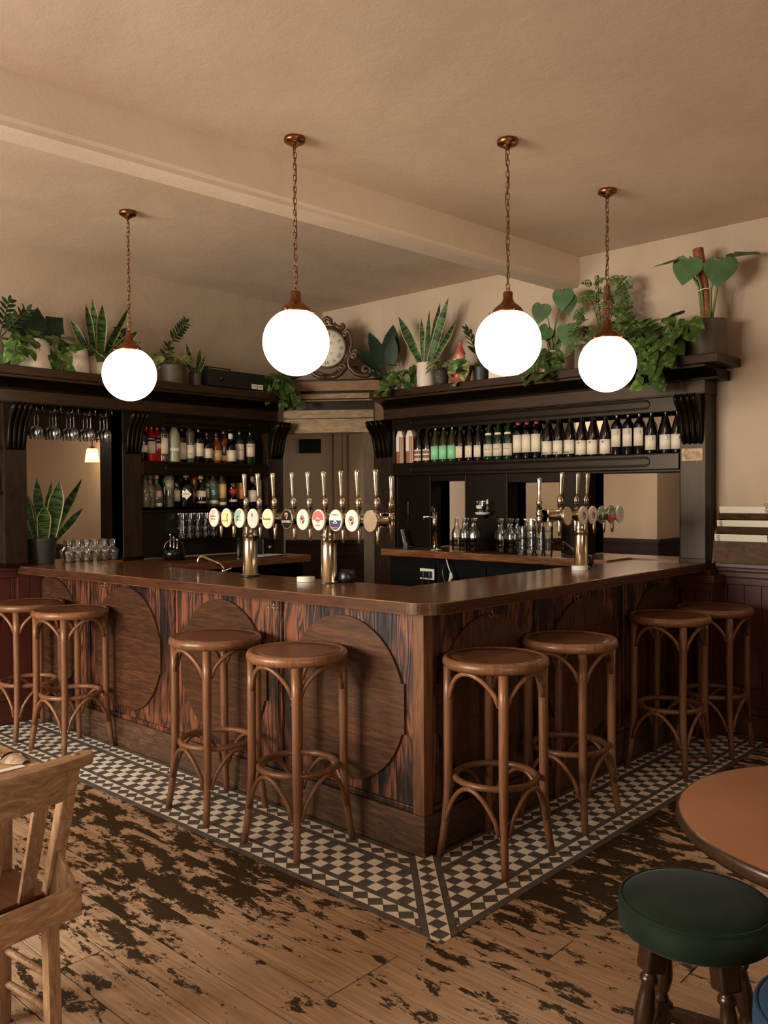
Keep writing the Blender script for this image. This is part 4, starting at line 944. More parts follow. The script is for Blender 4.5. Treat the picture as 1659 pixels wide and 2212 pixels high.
# swan-neck sink taps behind the counter
for x, y, z, a, lb in ((.47, 2.05, 1.06, 2.4, 'chrome swan-neck sink tap behind the left counter'), (2.32, .60, 1.11, 1.2, 'chrome swan-neck sink tap behind the right counter')):
    t = thing('sink_tap', lb, 'tap', (x, y, z), a)
    MB().lathe([(.022, 0), (.022, .012), (.014, .016), (.013, .05)], 16).build('tap_base', CHROME, t, world=False)
    MB().tube([(0, 0, .02), (0, 0, .06), (.02, 0, .085), (.13, 0, .135), (.15, 0, .13), (.158, 0, .11), (.158, 0, .09)], .009, 10).build('spout', CHROME, t, world=False)
    MB().tube([(-.01, 0, .045), (-.05, .0, .06)], .005, 8).build('lever', CHROME, t, world=False)
# ================================================================ BOTTLES AND GLASSES
def liq(name, c, rough=.07, tr=0): return mat('glass_'+name, S(*c), rough, spec=.6, trans=tr, coat=.3)
DKG = liq('bottle_green', (12, 18, 10)); DKB = liq('bottle_brown', (18, 11, 7)); BLK = liq('bottle_black', (9, 9, 9)); OLIVE = liq('bottle_olive', (40, 44, 18))
AMB = liq('amber_spirit', (108, 48, 14)); REDL = liq('red_aperitif', (176, 28, 26), tr=.25); CLR = liq('clear_spirit', (112, 106, 88), tr=.55); GRN = liq('green_bottle', (22, 42, 22))
COP = mat('copper_carton', S(176, 112, 78), .3, .7)
PROF = {
    'bordeaux': [(.0, 0), (.036, 0), (.0375, .004), (.0375, .19), (.034, .208), (.022, .224), (.0145, .236), (.0135, .25), (.0135, .296), (.015, .298), (.015, .308), (0, .308)],
    'burgundy': [(.0, 0), (.038, 0), (.0395, .004), (.0395, .13), (.037, .16), (.028, .195), (.019, .222), (.0145, .245), (.0135, .29), (.015, .292), (.015, .302), (0, .302)],
    'spirit': [(0, 0), (.036, 0), (.038, .004), (.038, .165), (.034, .182), (.02, .198), (.0145, .205), (.0135, .225), (.0135, .27), (.0155, .272), (.0155, .288), (0, .288)],
    'squat': [(0, 0), (.040, 0), (.042, .005), (.042, .115), (.037, .14), (.022, .158), (.0145, .168), (.0145, .205), (.017, .207), (.017, .228), (0, .228)],
    'round': [(0, 0), (.04, 0), (.046, .01), (.048, .06), (.044, .11), (.032, .145), (.02, .165), (.016, .18), (.016, .215), (.019, .217), (.019, .24), (0, .24)],
    'apothecary': [(0, 0), (.058, 0), (.060, .005), (.060, .12), (.056, .145), (.042, .168), (.022, .182), (.017, .19), (.017, .215), (.021, .217), (.021, .25), (0, .25)],
    'tall': [(0, 0), (.033, 0), (.034, .004), (.034, .21), (.031, .222), (.02, .232), (.0155, .236), (.0155, .255), (.0175, .256), (.0175, .29), (0, .29)],
    'decanter': [(0, 0), (.036, 0), (.038, .006), (.034, .03), (.037, .045), (.037, .16), (.033, .18), (.038, .19), (.034, .20), (.02, .215), (.016, .225), (.016, .24), (.024, .25), (.02, .275), (0, .285)],
    'frost': [(0, 0), (.042, 0), (.043, .005), (.043, .16), (.038, .195), (.027, .225), (.020, .24), (.019, .255), (.019, .295), (0, .297)],
}
BM = {}
def label_mesh(r, ha, z0, z1, mt, name='label'):
    k = (round(r, 4), round(ha, 2), z0, z1, mt.name)
    if k not in BM: BM[k] = MB().lathe([(r+.0006, z0), (r+.0009, z0), (r+.0009, z1), (r+.0006, z1)], 14, close=False, a0=-PI/2-ha, a1=-PI/2+ha).mesh(name, mt)
    return BM[k]
def bottle(kind, loc, rz, gm, cap, lb, grp, labels=(), texts=(), cat='bottle', sc_=1.0, capz=None, name='bottle'):
    """the label side looks along local -y"""
    t = thing(name, lb, cat, loc, rz, grp); t.scale = (sc_,)*3 if sc_ != 1 else (1.03, 1.03, 1.04)
    key = (kind, gm.name)
    if key not in BM: BM[key] = MB().lathe(PROF[kind], 24).mesh('bottle_body', gm)
    link('bottle_body', BM[key], t)
    H = PROF[kind][-1][1]
    if cap:
        rn = max(r for r, z in PROF[kind] if z > H*.93)+.0006; c0 = H-(capz or .04)
        rr = max(r for r, z in PROF[kind] if c0 <= z < H*.93 or z >= H*.93)+.0006
        k2 = ('cap', kind, cap.name, capz)
        if k2 not in BM: BM[k2] = MB().lathe([(rr-.001, c0), (rr, c0+.001), (rn, H-.003), (rn-.002, H+.001), (0, H+.001)], 18).mesh('cap', cap)
        link('cap', BM[k2], t)
    R0 = PROF[kind][2][0]
    ls = []
    for z0, z1, mt, ha in labels: ls.append(link('label', label_mesh(R0, ha, z0, z1, mt), t))
    for tx, size, z, mt, wd in texts:
        put_text('lettering', tx, size, ls[0] if ls else t, (0, -R0-.0016, z), (1, 0, 0), (0, 0, 1), mt, bend=R0+.0016, wid=wd)
    return t
LAB = cm(226, 208, 180, .6); LAB2 = cm(214, 196, 170, .6); MINT = cm(140, 204, 150, .5); BRN = cm(120, 92, 66, .6); PINK = cm(206, 62, 88, .35)
CAPD = mat('dark_capsule', S(22, 16, 14), .35); CAPG = mat('silver_capsule', S(190, 176, 150), .3, .7); CORK = mat('cork', S(176, 132, 92), .7); CAPW = cm(216, 206, 186, .4)
ZW = 1.849
# y along the wine shelf (from the picture), by kind: three of most wines
def yr(px):   # column of the picture -> y on the shelf
    a = (px-829.5)/1860; d = _f+_r*a; tt = (2.72-cam.location.x)/d.x; return cam.location.y+tt*d.y
cam_loc = V((-2.8357, -2.3926, 1.58)); cam.location = cam_loc
WN = [([869, 890], 'carton'), ([905.3, 923.3], 'brown'), ([941.4, 958.9, 977.5], 'mint'), ([995, 1015.4, 1034.4], 'star'), ([1056.6, 1076.8, 1098], 'anchor'),
      ([1119, 1138.3, 1158.8], 'rose'), ([1182.8, 1205.9, 1231], 'dots'), ([1256, 1280, 1307.6], 'crest'), ([1332.3, 1356.8, 1380.9], 'estate'), ([1406.5, 1437.8, 1462.9], 'blue')]
DESC = {'brown': 'dark wine bottle with a brown zigzag label', 'mint': 'wine bottle with a mint green label', 'star': 'wine bottle with a gold star on a cream label', 'anchor': 'wine bottle with a neck band and an anchor label',
        'rose': 'tall-label wine bottle with a pink capsule', 'dots': 'wine bottle with black dots down a cream label', 'crest': 'wine bottle with a small round crest on a wide low label', 'estate': 'wine bottle with a house sketch label and red capsule', 'blue': 'wine bottle with a pale blue blot and scribbles on its label'}
FAC = -PI/2+.10
for pxs, kd in WN:
    n = len(pxs)
    for i, px in enumerate(pxs):
        y = yr(px); loc = (2.722, y, ZW)
        pos = ('left' if i == 0 else 'right')+' one of the pair' if n == 2 else ('leftmost', 'middle', 'rightmost')[i]+' of its three'
        if kd == 'carton':
            t = thing('bottle_carton', ('left' if i == 0 else 'right')+'most copper and cream bottle carton at the dark end of the wine shelf', 'carton', loc, FAC, 'bottle cartons on the wine shelf')
            MB().box(-.036, .036, -.036, .036, 0, .225).build('carton_body', COP, t, .002, world=False)
            MB().prism([(-.036, .225), (.036, .225), (.018, .28), (-.018, .28)], -.036, .036, 'y').build('carton_top', LAB2, t, world=False)
            MB().box(-.037, -.005, -.0375, -.036, .10, .225).build('print', LAB2, t, world=False); MB().box(.004, .022, -.0375, -.036, 0, .225).build('print', CAPG, t, world=False)
            continue
        lb = f'{DESC[kd]}, {pos}'; g = 'wine bottles on the right-hand shelf'
        if kd == 'brown': 
            b = bottle('burgundy', loc, FAC, DKB, CAPD, lb, g, [(.015, .105, LAB, 1.0)], capz=.05)
            for zz in (.035, .07): MB().lathe([(.041, zz), (.041, zz+.024)], 10, close=False, a0=-PI/2-.95, a1=-PI/2+.95).build('print', BRN, b, world=False)
        elif kd == 'mint': bottle('burgundy', loc, FAC, OLIVE, CAPW, lb, g, [(.02, .125, MINT, 1.1)], capz=.025)
        elif kd == 'star':
            b = bottle('burgundy', loc, FAC, DKB, CAPD, lb, g, [(.025, .115, LAB, .85)], capz=.06)
            MB().prism([(.017*(1 if j % 2 == 0 else .5)*math.cos(j*PI/6), .068+.017*(1 if j % 2 == 0 else .5)*math.sin(j*PI/6)) for j in range(12)], -.0422, -.0412, 'y').build('print', GOLD, b, world=False)
        elif kd == 'anchor':
            b = bottle('burgundy', loc, FAC, GRN, CAPD, lb, g, [(.028, .118, LAB2, 1.2)], [('MICERAS', .014, .078, INK, .05)], capz=.05)
            MB().lathe([(.0315, .187), (.0275, .203)], 10, close=False, a0=-PI/2-1.1, a1=-PI/2+1.1).build('neck_band', LAB, b, world=False)
        elif kd == 'rose': bottle('bordeaux', loc, FAC, BLK, PINK, lb, g, [(.045, .175, LAB, 1.25)], capz=.06)
        elif kd == 'dots':
            b = bottle('burgundy', loc, FAC, DKB, CAPD, lb, g, [(.022, .118, LAB, 1.25)], capz=.055)
            for j in range(3): MB().box(-.030, -.026, -.0335, -.0325, .09-.014*j, .095-.014*j).build('print', INK, b, world=False)
            MB().box(-.028, .012, -.0418, -.0408, .03, .036).build('print', INK, b, world=False)
        elif kd == 'crest':
            b = bottle('burgundy', loc, FAC, DKB, CAPD, lb, g, [(.012, .11, LAB, 1.25)], capz=.055)
            MB().lathe([(0, 0), (.007, 0), (.007, .001), (0, .001)], 14, M=Matrix.Translation((-.004, -.0405, .094))@Matrix.Rotation(PI/2, 4, 'X')).build('print', cm(120, 104, 84), b, world=False)
        elif kd == 'estate':
            b = bottle('bordeaux', loc, FAC, BLK, PINK, lb, g, [(.055, .175, LAB2, 1.0)], capz=.03)
            MB().prism([(-.012, .135), (.018, .135), (.018, .158), (.012, .165), (.006, .15), (-.012, .148)], -.0397, -.0388, 'y').build('print', cm(150, 136, 116), b, world=False)
        else:
            b = bottle('burgundy', loc, FAC, BLK, CAPG, lb, g, [(.025, .12, LAB2, 1.1)], capz=.03)
            MB().prism([(.008+.014*math.cos(j*PI/6)*(1+.2*(j % 3)), .098+.012*math.sin(j*PI/6)) for j in range(12)], -.0418, -.0408, 'y').build('print', cm(150, 164, 172), b, world=False)
# ---- spirits
def xl(px, yy=3.53):
    a = (px-829.5)/1860; d = _f+_r*a; tt = (yy-cam_loc.y)/d.y; return cam_loc.x+tt*d.x
SP1 = [(310, 'spirit', BLK, CAPD, [(.06, .11, LAB, 1)], (), 'dark bottle with a small buff label at the left end of the upper shelf', 0),
       (318, 'spirit', REDL, CAPG, [(.12, .15, BLK, 1.4)], (), 'red aperitif bottle standing behind on the upper shelf', .04),
       (328, 'spirit', REDL, CAPG, [(.055, .14, LAB2, .8), (.14, .17, BLK, 1.2)], [('APEROL', .018, .155, cm(236, 220, 190), .05)], 'bright red aperitif bottle with a white shield label, front of the upper shelf', 0),
       (340.5, 'spirit', REDL, CAPG, [(.09, .125, LAB2, 1.2), (.13, .165, BLK, 1.2)], [('APEROL', .016, .147, cm(236, 220, 190), .046)], 'second bright red aperitif bottle with a black band', .015),
       (354, 'decanter', CLR, None, [(.055, .165, LAB, 1.1)], (), 'ornate clear bottle with a glass stopper and tall white label', 0),
       (378, 'frost', FROST, None, [(.075, .10, CAPW, .9)], (), 'frosted grey vodka bottle on the upper shelf', -.01),
       (393, 'spirit', DKB, CAPW, [(.02, .14, LAB, 1.1)], (), 'dark bottle with tall cream label beside the frosted one', .02),
       (412, 'tall', CLR, CAPD, [(.03, .125, LAB, 1.3)], [('VS', .02, .06, INK, None)], 'cognac bottle with VS on a white label', 0),
       (430, 'spirit', BLK, CAPD, [(.045, .14, LAB, 1.3)], (), 'black bottle with broad white label in the middle of the upper shelf', 0),
       (448.5, 'squat', DKB, CAPD, [(.035, .105, LAB, 1.2)], (), 'squat bottle with brush-stroke characters on its label', 0),
       (469, 'squat', AMB, CAPD, [(.02, .095, cm(196, 156, 118), 1.2)], (), 'squat amber whisky bottle with a two-part buff label', 0),
       (484, 'spirit', AMB, CAPD, [(.02, .06, LAB, .7)], (), 'plain amber bottle standing behind on the upper shelf', .04),
       (499.5, 'squat', BLK, CAPW, [(.015, .10, LAB, 1.3)], (), 'squat bottle with a white cap and large white label', 0),
       (518.5, 'spirit', GRN, CAPW, [(.03, .15, LAB, 1.0)], [('LAPHROAIG', .012, .105, INK, .058)], 'green whisky bottle with a tall white label and white cap', .01),
       (541.5, 'spirit', GRN, CAPG, [(.055, .155, LAB2, 1.1)], [('JAMESON', .013, .135, INK, .05)], 'green whiskey bottle with arched name label at the right end', -.01)]
SP2 = [(314, 'round', CLR, None, [], (), 'short clear glass jar at the left end of the lower shelf', -.015),
       (325, 'squat', CLR, None, [], (), 'short clear glass decanter on the lower shelf', -.02),
       (338, 'round', CLR, CORK, [(.05, .115, cm(206, 150, 134), .8), (.005, .03, LAB2, 1)], (), 'rounded gin bottle with a pink round label', 0),
       (355.5, 'tall', GRN, CAPG, [], (), 'narrow dark green bottle standing behind on the lower shelf', .035),
       (367, 'tall', CLR, CAPW, [(.12, .19, cm(130, 124, 100), 1.0)], (), 'tall straight clear bottle with dark lettering', -.005),
       (380, 'spirit', BLK, CAPG, [(.04, .12, LAB, 1.0)], (), 'dark bottle with a narrow cream label behind the tall clear one', .03),
       (402.5, 'apothecary', BLK, CORK, [], (), 'wide black apothecary gin bottle with a diamond label', .0),
       (418, 'tall', AMB, CORK, [(.05, .1, LAB, .8)], (), 'slim amber bottle tucked behind the black gin bottle', .04),
       (434.5, 'round', DKB, CORK, [(.025, .115, LAB2, .85)], (), 'brown apothecary bottle with a pale square label', -.005),
       (448, 'spirit', CLR, CAPG, [(.06, .13, LAB, .9)], (), 'clear bottle standing behind the brown apothecary bottle', .04),
       (461, 'spirit', CLR, cm(90, 130, 120), [(.055, .15, cm(62, 104, 84), 1.1), (.02, .045, LAB, 1.2)], [('5', .05, .10, cm(236, 226, 200), None)], 'clear rum bottle with a round green label', 0),
       (479.5, 'spirit', CLR, BLK, [(.06, .165, cm(214, 176, 110), .95), (.01, .03, LAB, 1)], (), 'clear rum bottle with a yellow label and red badge', 0),
       (503, 'spirit', DKB, CAPW, [(.09, .13, cm(168, 52, 44), 1.0), (.03, .05, LAB2, 1.0)], (), 'dark rum bottle with red lettering and pale cap', 0),
       (521.5, 'spirit', BLK, BLK, [(.055, .175, cm(214, 130, 76), 1.1)], [('K', .05, .13, cm(176, 40, 30), None)], 'dark bottle with an orange arched label and red lettering', 0),
       (546, 'squat', BLK, CORK, [(.03, .12, LAB2, 1.25)], (), 'squat dark bottle with a botanical drawing on a cream label', 0),
       (556, 'tall', CLR, CAPW, [(.02, .2, LAB, 1.1)], (), 'tall white-labelled bottle at the right end of the lower shelf', .02)]
for lst, z, g in ((SP1, 1.851, 'spirit bottles on the upper shelf'), (SP2, 1.491, 'spirit bottles on the lower shelf')):
    for px, kd, gm, cp, labs, tx, lb, dy in lst:
        y = 3.53+dy
        b = bottle(kd, (xl(px, y), y, z), -.55, gm, cp, lb, g, labs, tx, sc_=1.12)
        if kd == 'apothecary':
            lab = MB().prism([(-.036, .09), (0, .052), (.036, .09), (0, .128)], -.0625, -.0615, 'y').build('label', LAB, b, world=False)
            put_text('lettering', "HENDRICK'S", .012, lab, (0, -.0632, .092), (1, 0, 0), (0, 0, 1), INK, wid=.048)
# dim bottles in the bay that runs out of the picture
for i, (x, z) in enumerate(((-.36, 1.921), (-.45, 1.921), (-.36, 1.621), (-.45, 1.621))):
    bottle('spirit', (x, 3.53, z), 0, (GRN, CLR, AMB, CLR)[i], CAPG, ('green', 'clear', 'amber', 'pale clear')[i]+' bottle on the '+('upper' if i < 2 else 'lower')+' shelf left of the first pillar', 'bottles beyond the left pillar', [(.04, .12, LAB, 1)], sc_=.9)
# ---- glassware
def glassware(name, prof, seg=20): return MB().lathe(prof, seg, close=False).mesh(name, CLEAR)
WGB = glassware('bowl', [(.004, -.105), (.02, -.112), (.033, -.130), (.036, -.155), (.032, -.185), (.029, -.2)])
WGS = glassware('stem', [(.0345, 0), (.034, -.0025), (.008, -.005), (.0042, -.012), (.0036, -.06), (.004, -.105)])
wr = CHROME
for i in range(5):
    x = -.06+i*.132
    rk = thing('glass_rack', ORD[i]+' wire glass rack from the left, fixed under the cornice', 'rack', (x, 3.44, 2.218), 0, 'wire glass racks under the cornice')
    for s in (-1, 1): MB().tube([(s*.022, .14, 0), (s*.022, .14, -.035), (s*.022+s*.008, .14, -.04), (s*.022+s*.008, -.02, -.04), (s*.022, -.02, -.035), (s*.022, -.02, 0)], .0022, 6).build('rail', wr, rk, world=False)
    for j in range(3):
        if i == 0 and j == 2: continue
        w_ = thing('wine_glass', f'upside-down wine glass, {("front", "middle", "back")[j]} in the {ORD[i]} rack from the left', 'wine glass', (x+R.uniform(-.003, .003), 3.448+j*.052, 2.184), R.random(), 'wine glasses hanging under the cornice')
        link('stem', WGS, w_); link('bowl', WGB, w_)
CAR = glassware('carafe_glass', [(0, .004), (.036, .004), (.039, .008), (.052, .075), (.051, .08), (.026, .105), (.024, .115), (.029, .15), (.031, .158)])
CARB = glassware('carafe_base', [(0, 0), (.037, 0), (.0385, .006), (.0, .008)])
n = 0
for j in range(2):
    for i in range(6 if j == 0 else 5):
        c_ = thing('carafe', f'{ORD[i]} small clear carafe from the left, {("front", "rear")[j]} row on the left sill', 'carafe', (.20+i*.071+.03*j+R.uniform(-.004, .004), 3.535+j*.085, 1.1), 0, 'small carafes on the left sill')
        link('carafe_glass', CAR, c_); link('carafe_base', CARB, c_)
WB = glassware('bottle_glass', [(0, .004), (.034, .004), (.0375, .01), (.0375, .14), (.034, .155), (.018, .185), (.0145, .20), (.0135, .245), (.016, .247), (.016, .256)])
WW = at('water', MB().lathe([(0, .006), (.0355, .008), (.0355, .105), (0, .105)], 20), glass('water_tint', (.62, .62, .5, 1), .02, 1.33))
def water(x, y, lb): 
    t = thing('water_bottle', lb, 'bottle', (x, y, 1.141), 0, 'clear water bottles on the back counter'); link('bottle_glass', WB, t); link('water', WW, t)
for i, (x, y) in enumerate(((2.46, 1.735), (2.50, 1.665), (2.44, 1.645), (2.47, 1.57), (2.52, 1.60), (2.43, 1.555))): water(x, y, f'{ORD[i]} clear water bottle from the left in the cluster under the small bracket shelf')
for i, (x, y) in enumerate(((2.50, 1.36), (2.45, 1.305), (2.51, 1.285), (2.46, 1.225), (2.51, 1.21))): water(x, y, f'{ORD[i]} clear water bottle from the left in the cluster beside the stacked tumblers')
TUM = glassware('glass_side', [(.029, 0), (.0305, .002), (.034, .045), (.0375, .088), (.0375, .0895)], 18)
TUMB = glassware('glass_base', [(0, .004), (.029, .004), (.0305, .0), (0, .0)], 18)
def tumbler(x, y, z, lb, g): t = thing('tumbler', lb, 'glass', (x, y, z), R.random(), g); link('glass_side', TUM, t); link('glass_base', TUMB, t)
for ci, (x, y, h) in enumerate(((2.46, 1.145, 3), (2.53, 1.12, 4), (2.46, 1.065, 4), (2.53, 1.035, 4), (2.46, .985, 4), (2.53, .955, 4))):
    for k in range(h): tumbler(x, y, 1.141+.056*k, f'clear tumbler, {("bottom", "second up", "third up", "top")[k]} of the {ORD[ci]} stack from the left', 'tumblers stacked on the right back counter')
for ci in range(5):
    for k in range(3): tumbler(1.165+.078*ci, 3.53, 1.2365+.056*k, f'clear tumbler, {("bottom", "middle", "top")[k]} of the {ORD[ci]} stack on the shelf under the spirits', 'tumblers on the low left shelf')
# ================================================================ PLANTS ON THE CORNICES
def leafmat(name, c1, c2, lo=.45, hi=.62, scale=9, rough=.38):
    m, nt, b = nodes(name); L = nt.links
    tc = nt.nodes.new('ShaderNodeTexCoord'); oi = nt.nodes.new('ShaderNodeObjectInfo'); ad = nt.nodes.new('ShaderNodeVectorMath'); ad.operation = 'ADD'
    L.new(tc.outputs['Object'], ad.inputs[0]); L.new(oi.outputs['Random'], ad.inputs[1])
    n = nt.nodes.new('ShaderNodeTexNoise'); n.inputs['Scale'].default_value = scale; n.inputs['Detail'].default_value = 3; L.new(ad.outputs[0], n.inputs['Vector'])
    rp = nt.nodes.new('ShaderNodeValToRGB'); e = rp.color_ramp.elements; e[0].position = lo; e[1].position = hi; e[0].color = c1; e[1].color = c2; L.new(n.outputs['Fac'], rp.inputs[0])
    mr = nt.nodes.new('ShaderNodeMapRange'); mr.inputs['To Min'].default_value = .65; mr.inputs['To Max'].default_value = 1.2; L.new(oi.outputs['Random'], mr.inputs['Value'])
    mx = nt.nodes.new('ShaderNodeMix'); mx.data_type = 'RGBA'; mx.blend_type = 'MULTIPLY'; mx.inputs['Factor'].default_value = 1; L.new(rp.outputs[0], mx.inputs['A']); L.new(mr.outputs[0], mx.inputs['B'])
    L.new(mx.outputs['Result'], b.inputs['Base Color']); b.inputs['Roughness'].default_value = rough+.14; b.inputs['Specular IOR Level'].default_value = .3
    return m
POTH = leafmat('pothos_leaf', S(56, 82, 34), S(116, 130, 60), .5, .68, 3)
POTHL = leafmat('variegated_leaf', S(92, 108, 52), S(172, 168, 112), .42, .6, 3)
HEARTM = leafmat('philodendron_leaf', S(54, 84, 40), S(70, 100, 48), .4, .7, 3)
ZZM = leafmat('zz_leaf', S(38, 62, 30), S(52, 78, 36), .4, .7, 3)
DKM = leafmat('aspidistra_leaf', S(22, 38, 22), S(32, 52, 28), .4, .7, 3)
ADAN = leafmat('adansonii_leaf', S(70, 92, 42), S(110, 126, 66), .45, .65, 4)
SNK = leafmat('snake_leaf', S(30, 52, 26), S(74, 98, 50), .46, .56, 2)
# cross bands on the snake plant
nt_ = SNK.node_tree; mp_ = nt_.nodes.new('ShaderNodeMapping'); mp_.inputs['Scale'].default_value = (2, 9, 1)
nn = [x for x in nt_.nodes if x.bl_idname == 'ShaderNodeTexNoise'][0]; lk = nn.inputs['Vector'].links[0]; src = lk.from_socket; nt_.links.new(src, mp_.inputs['Vector']); nt_.links.new(mp_.outputs[0], nn.inputs['Vector'])
SNKE = mat('snake_leaf_margin', S(168, 158, 104), .45)
STEM = mat('plant_stem', S(96, 108, 58), .5); STEMD = mat('dark_stem', S(66, 52, 34), .6)
def leaf_mesh(name, out, mids, mt, fold=.25, curl=.25, thick=0):
    """out: half outline (x,y) from base to tip; mids: y of midrib points, one per outline point"""
    mb = MB()
    for y in mids: mb.v.append(V((0, y, -curl*y*y)))
    n = len(mids)
    for s in (1, -1):
        o = len(mb.v)
        for x, y in out: mb.v.append(V((s*x, y, -curl*y*y+fold*x-.5*x*x)))
        for i in range(n-1):
            q = (i, i+1, o+i+1, o+i)
            mb.face(q if s > 0 else q[::-1], True)
    me = mb.mesh(name, mt)
    return me
HEART_O = [(.06, .08), (.20, -.02), (.36, .04), (.45, .20), (.44, .38), (.34, .60), (.19, .80), (.0, 1.0)]
HEART_M = [.08, .10, .16, .28, .42, .62, .82, 1.0]
ML = {'pothos': leaf_mesh('leaf', HEART_O, HEART_M, POTH), 'varieg': leaf_mesh('leaf', HEART_O, HEART_M, POTHL), 'heart': leaf_mesh('leaf', [(x*1.12, y) for x, y in HEART_O], HEART_M, HEARTM, .15, .12),
      'zz': leaf_mesh('leaf', [(.0, 0), (.12, .12), (.2, .3), (.22, .5), (.17, .72), (.08, .9), (0, 1)], [0, .12, .3, .5, .72, .9, 1], ZZM, .3, .1),
      'lance': leaf_mesh('leaf', [(.012, 0), (.012, .25), (.06, .36), (.10, .5), (.105, .64), (.075, .8), (.03, .93), (0, 1)], [0, .25, .36, .5, .64, .8, .93, 1], DKM, .3, .12),
      'fan': leaf_mesh('leaf', [(.05, 0), (.22, .1), (.16, .2), (.34, .26), (.24, .38), (.36, .46), (.24, .58), (.28, .68), (.12, .84), (0, 1)], [0, .1, .2, .26, .38, .46, .58, .68, .84, 1], DKM, .2, .1)}
def adan_mesh():
    mb = MB(); rows = 10
    prof = [0, .26, .38, .44, .45, .42, .36, .27, .16, .07, 0]
    fr = (0, .18, .82, 1)
    for i in range(rows+1):
        y = i/rows
        for s in (1, -1):
            for f in fr: mb.v.append(V((s*f*prof[i], y-.12*f*(1-y), -.25*y*y+.15*f*prof[i])))
    for i in range(rows):
        for si in range(2):
            for c in range(3):
                if c == 1 and i in (2, 4, 6): continue
                a = i*8+si*4+c; q = (a, a+1, a+9, a+8); mb.face(q if si == 0 else q[::-1], True)
    return mb.mesh('leaf', ADAN)
ML['adan'] = adan_mesh()
def snake_mesh(bend, tw):
    mb = MB(); rows = 12
    for i in range(rows+1):
        y = i/rows; w_ = .055*(.62+.75*math.sin(PI*min(1, y*.62+.12)))*(1 if y < .7 else max(0.02, ((1-y)/.3)**.75)); a = tw*y
        for f in (-1, -.84, 0, .84, 1):
            x, z = f*w_, .25*f*f*w_
            mb.v.append(V((x*math.cos(a)-z*math.sin(a), y, x*math.sin(a)+z*math.cos(a)+bend*y*y)))
    for i in range(rows):
        for c in range(4):
            mb.cur = 1 if c in (0, 3) else 0
            a = i*5+c; mb.face((a, a+1, a+6, a+5), True)
    return mb.mesh('leaf', [SNK, SNKE])
SN = [snake_mesh(b, t) for b, t in ((.02, .2), (-.06, .5), (.10, -.4), (.03, .9))]
def put_leaf(t, me, pos, tip, up, size, wid=1.0, name='leaf'):
    y = V(tip).normalized(); z = V(up); z = (z-y*z.dot(y))
    if z.length < 1e-3: z = V((0, 0, 1))-y*y.z if abs(y.z) < .9 else V((1, 0, 0))-y*y.x
    z.normalize(); x = y.cross(z)
    o = link(name, me, t)
    M_ = Matrix(((x.x*size*wid, y.x*size, z.x*size, pos[0]), (x.y*size*wid, y.y*size, z.y*size, pos[1]), (x.z*size*wid, y.z*size, z.z*size, pos[2]), (0, 0, 0, 1)))
    o.matrix_local = M_; return o
def pot(t, rt_, rb, h, mt, rib=0, prof=None, lip=.006):
    pr_ = prof or [(0, 0), (rb, 0), (rb+(rt_-rb)*.05, h*.02)]+[(rb+(rt_-rb)*f+(rib*(i % 2)), h*f) for i, f in enumerate([j/14 for j in range(1, 14)])]+[(rt_, h), (rt_-lip, h), (rt_-lip-.002, h-.02), (0, h-.02)]
    p = MB().lathe(pr_, 32).build('pot', mt, t, world=False)
    MB().lathe([(rt_-lip-.003, h-.019), (0, h-.012)], 24, close=False).build('soil', SOIL, t, world=False)
    return p
def vine(t, rnd, start, d, n, step, size, kind, grav=.25, front=(0, -1, 0), stem=STEM):
    p = V(start); d = V(d).normalized(); pts = [p.copy()]; fr = V(front)
    for i in range(n):
        d = (d+V((rnd.uniform(-.25, .25), rnd.uniform(-.25, .25), rnd.uniform(-.15, .1)-grav))).normalized()
        p = p+d*step; pts.append(p.copy())
        side = V((-d.y, d.x, 0)); side = side if side.length > .1 else V((1, 0, 0))
        side = side.normalized()*(1 if i % 2 else -1)
        tip = (side*.8+V((0, 0, -.75))+fr*rnd.uniform(.1, .6)+V((rnd.uniform(-.3, .3), rnd.uniform(-.3, .3), rnd.uniform(-.2, .45))))
        b = p+side*.022+fr*.012+V((0, 0, .012))
        put_leaf(t, ML[kind], b, tip, fr*1.0+V((0, 0, .7))+V((rnd.uniform(-.4, .4),)*3), size*rnd.uniform(.75, 1.2))
    MB().tube(pts, [.0035]+[.003]*(len(pts)-2)+[.0015], 5).build('vine', stem, t, world=False)
def bush(t, rnd, c, n, spread, size, kind, front, zup=.05):
    """leaves standing on short stalks round the pot mouth"""
    c = V(c)
    for i in range(n):
        a = 2*PI*i/n+rnd.uniform(-.4, .4); o = V((math.cos(a), math.sin(a), 0))
        rr = spread*rnd.uniform(.5, 1); p = c+o*rr+V((0, 0, zup*rnd.uniform(.3, 1.6)))
        MB().tube([c+o*.01, c+o*rr*.6+V((0, 0, zup)), p], .0022, 5).build('stalk', STEM, t, world=False)
        put_leaf(t, ML[kind], p, o*.8+V(front)*.5+V((0, 0, rnd.uniform(-.7, .4))), V(front)*.6+V((0, 0, 1)), size*rnd.uniform(.8, 1.25))
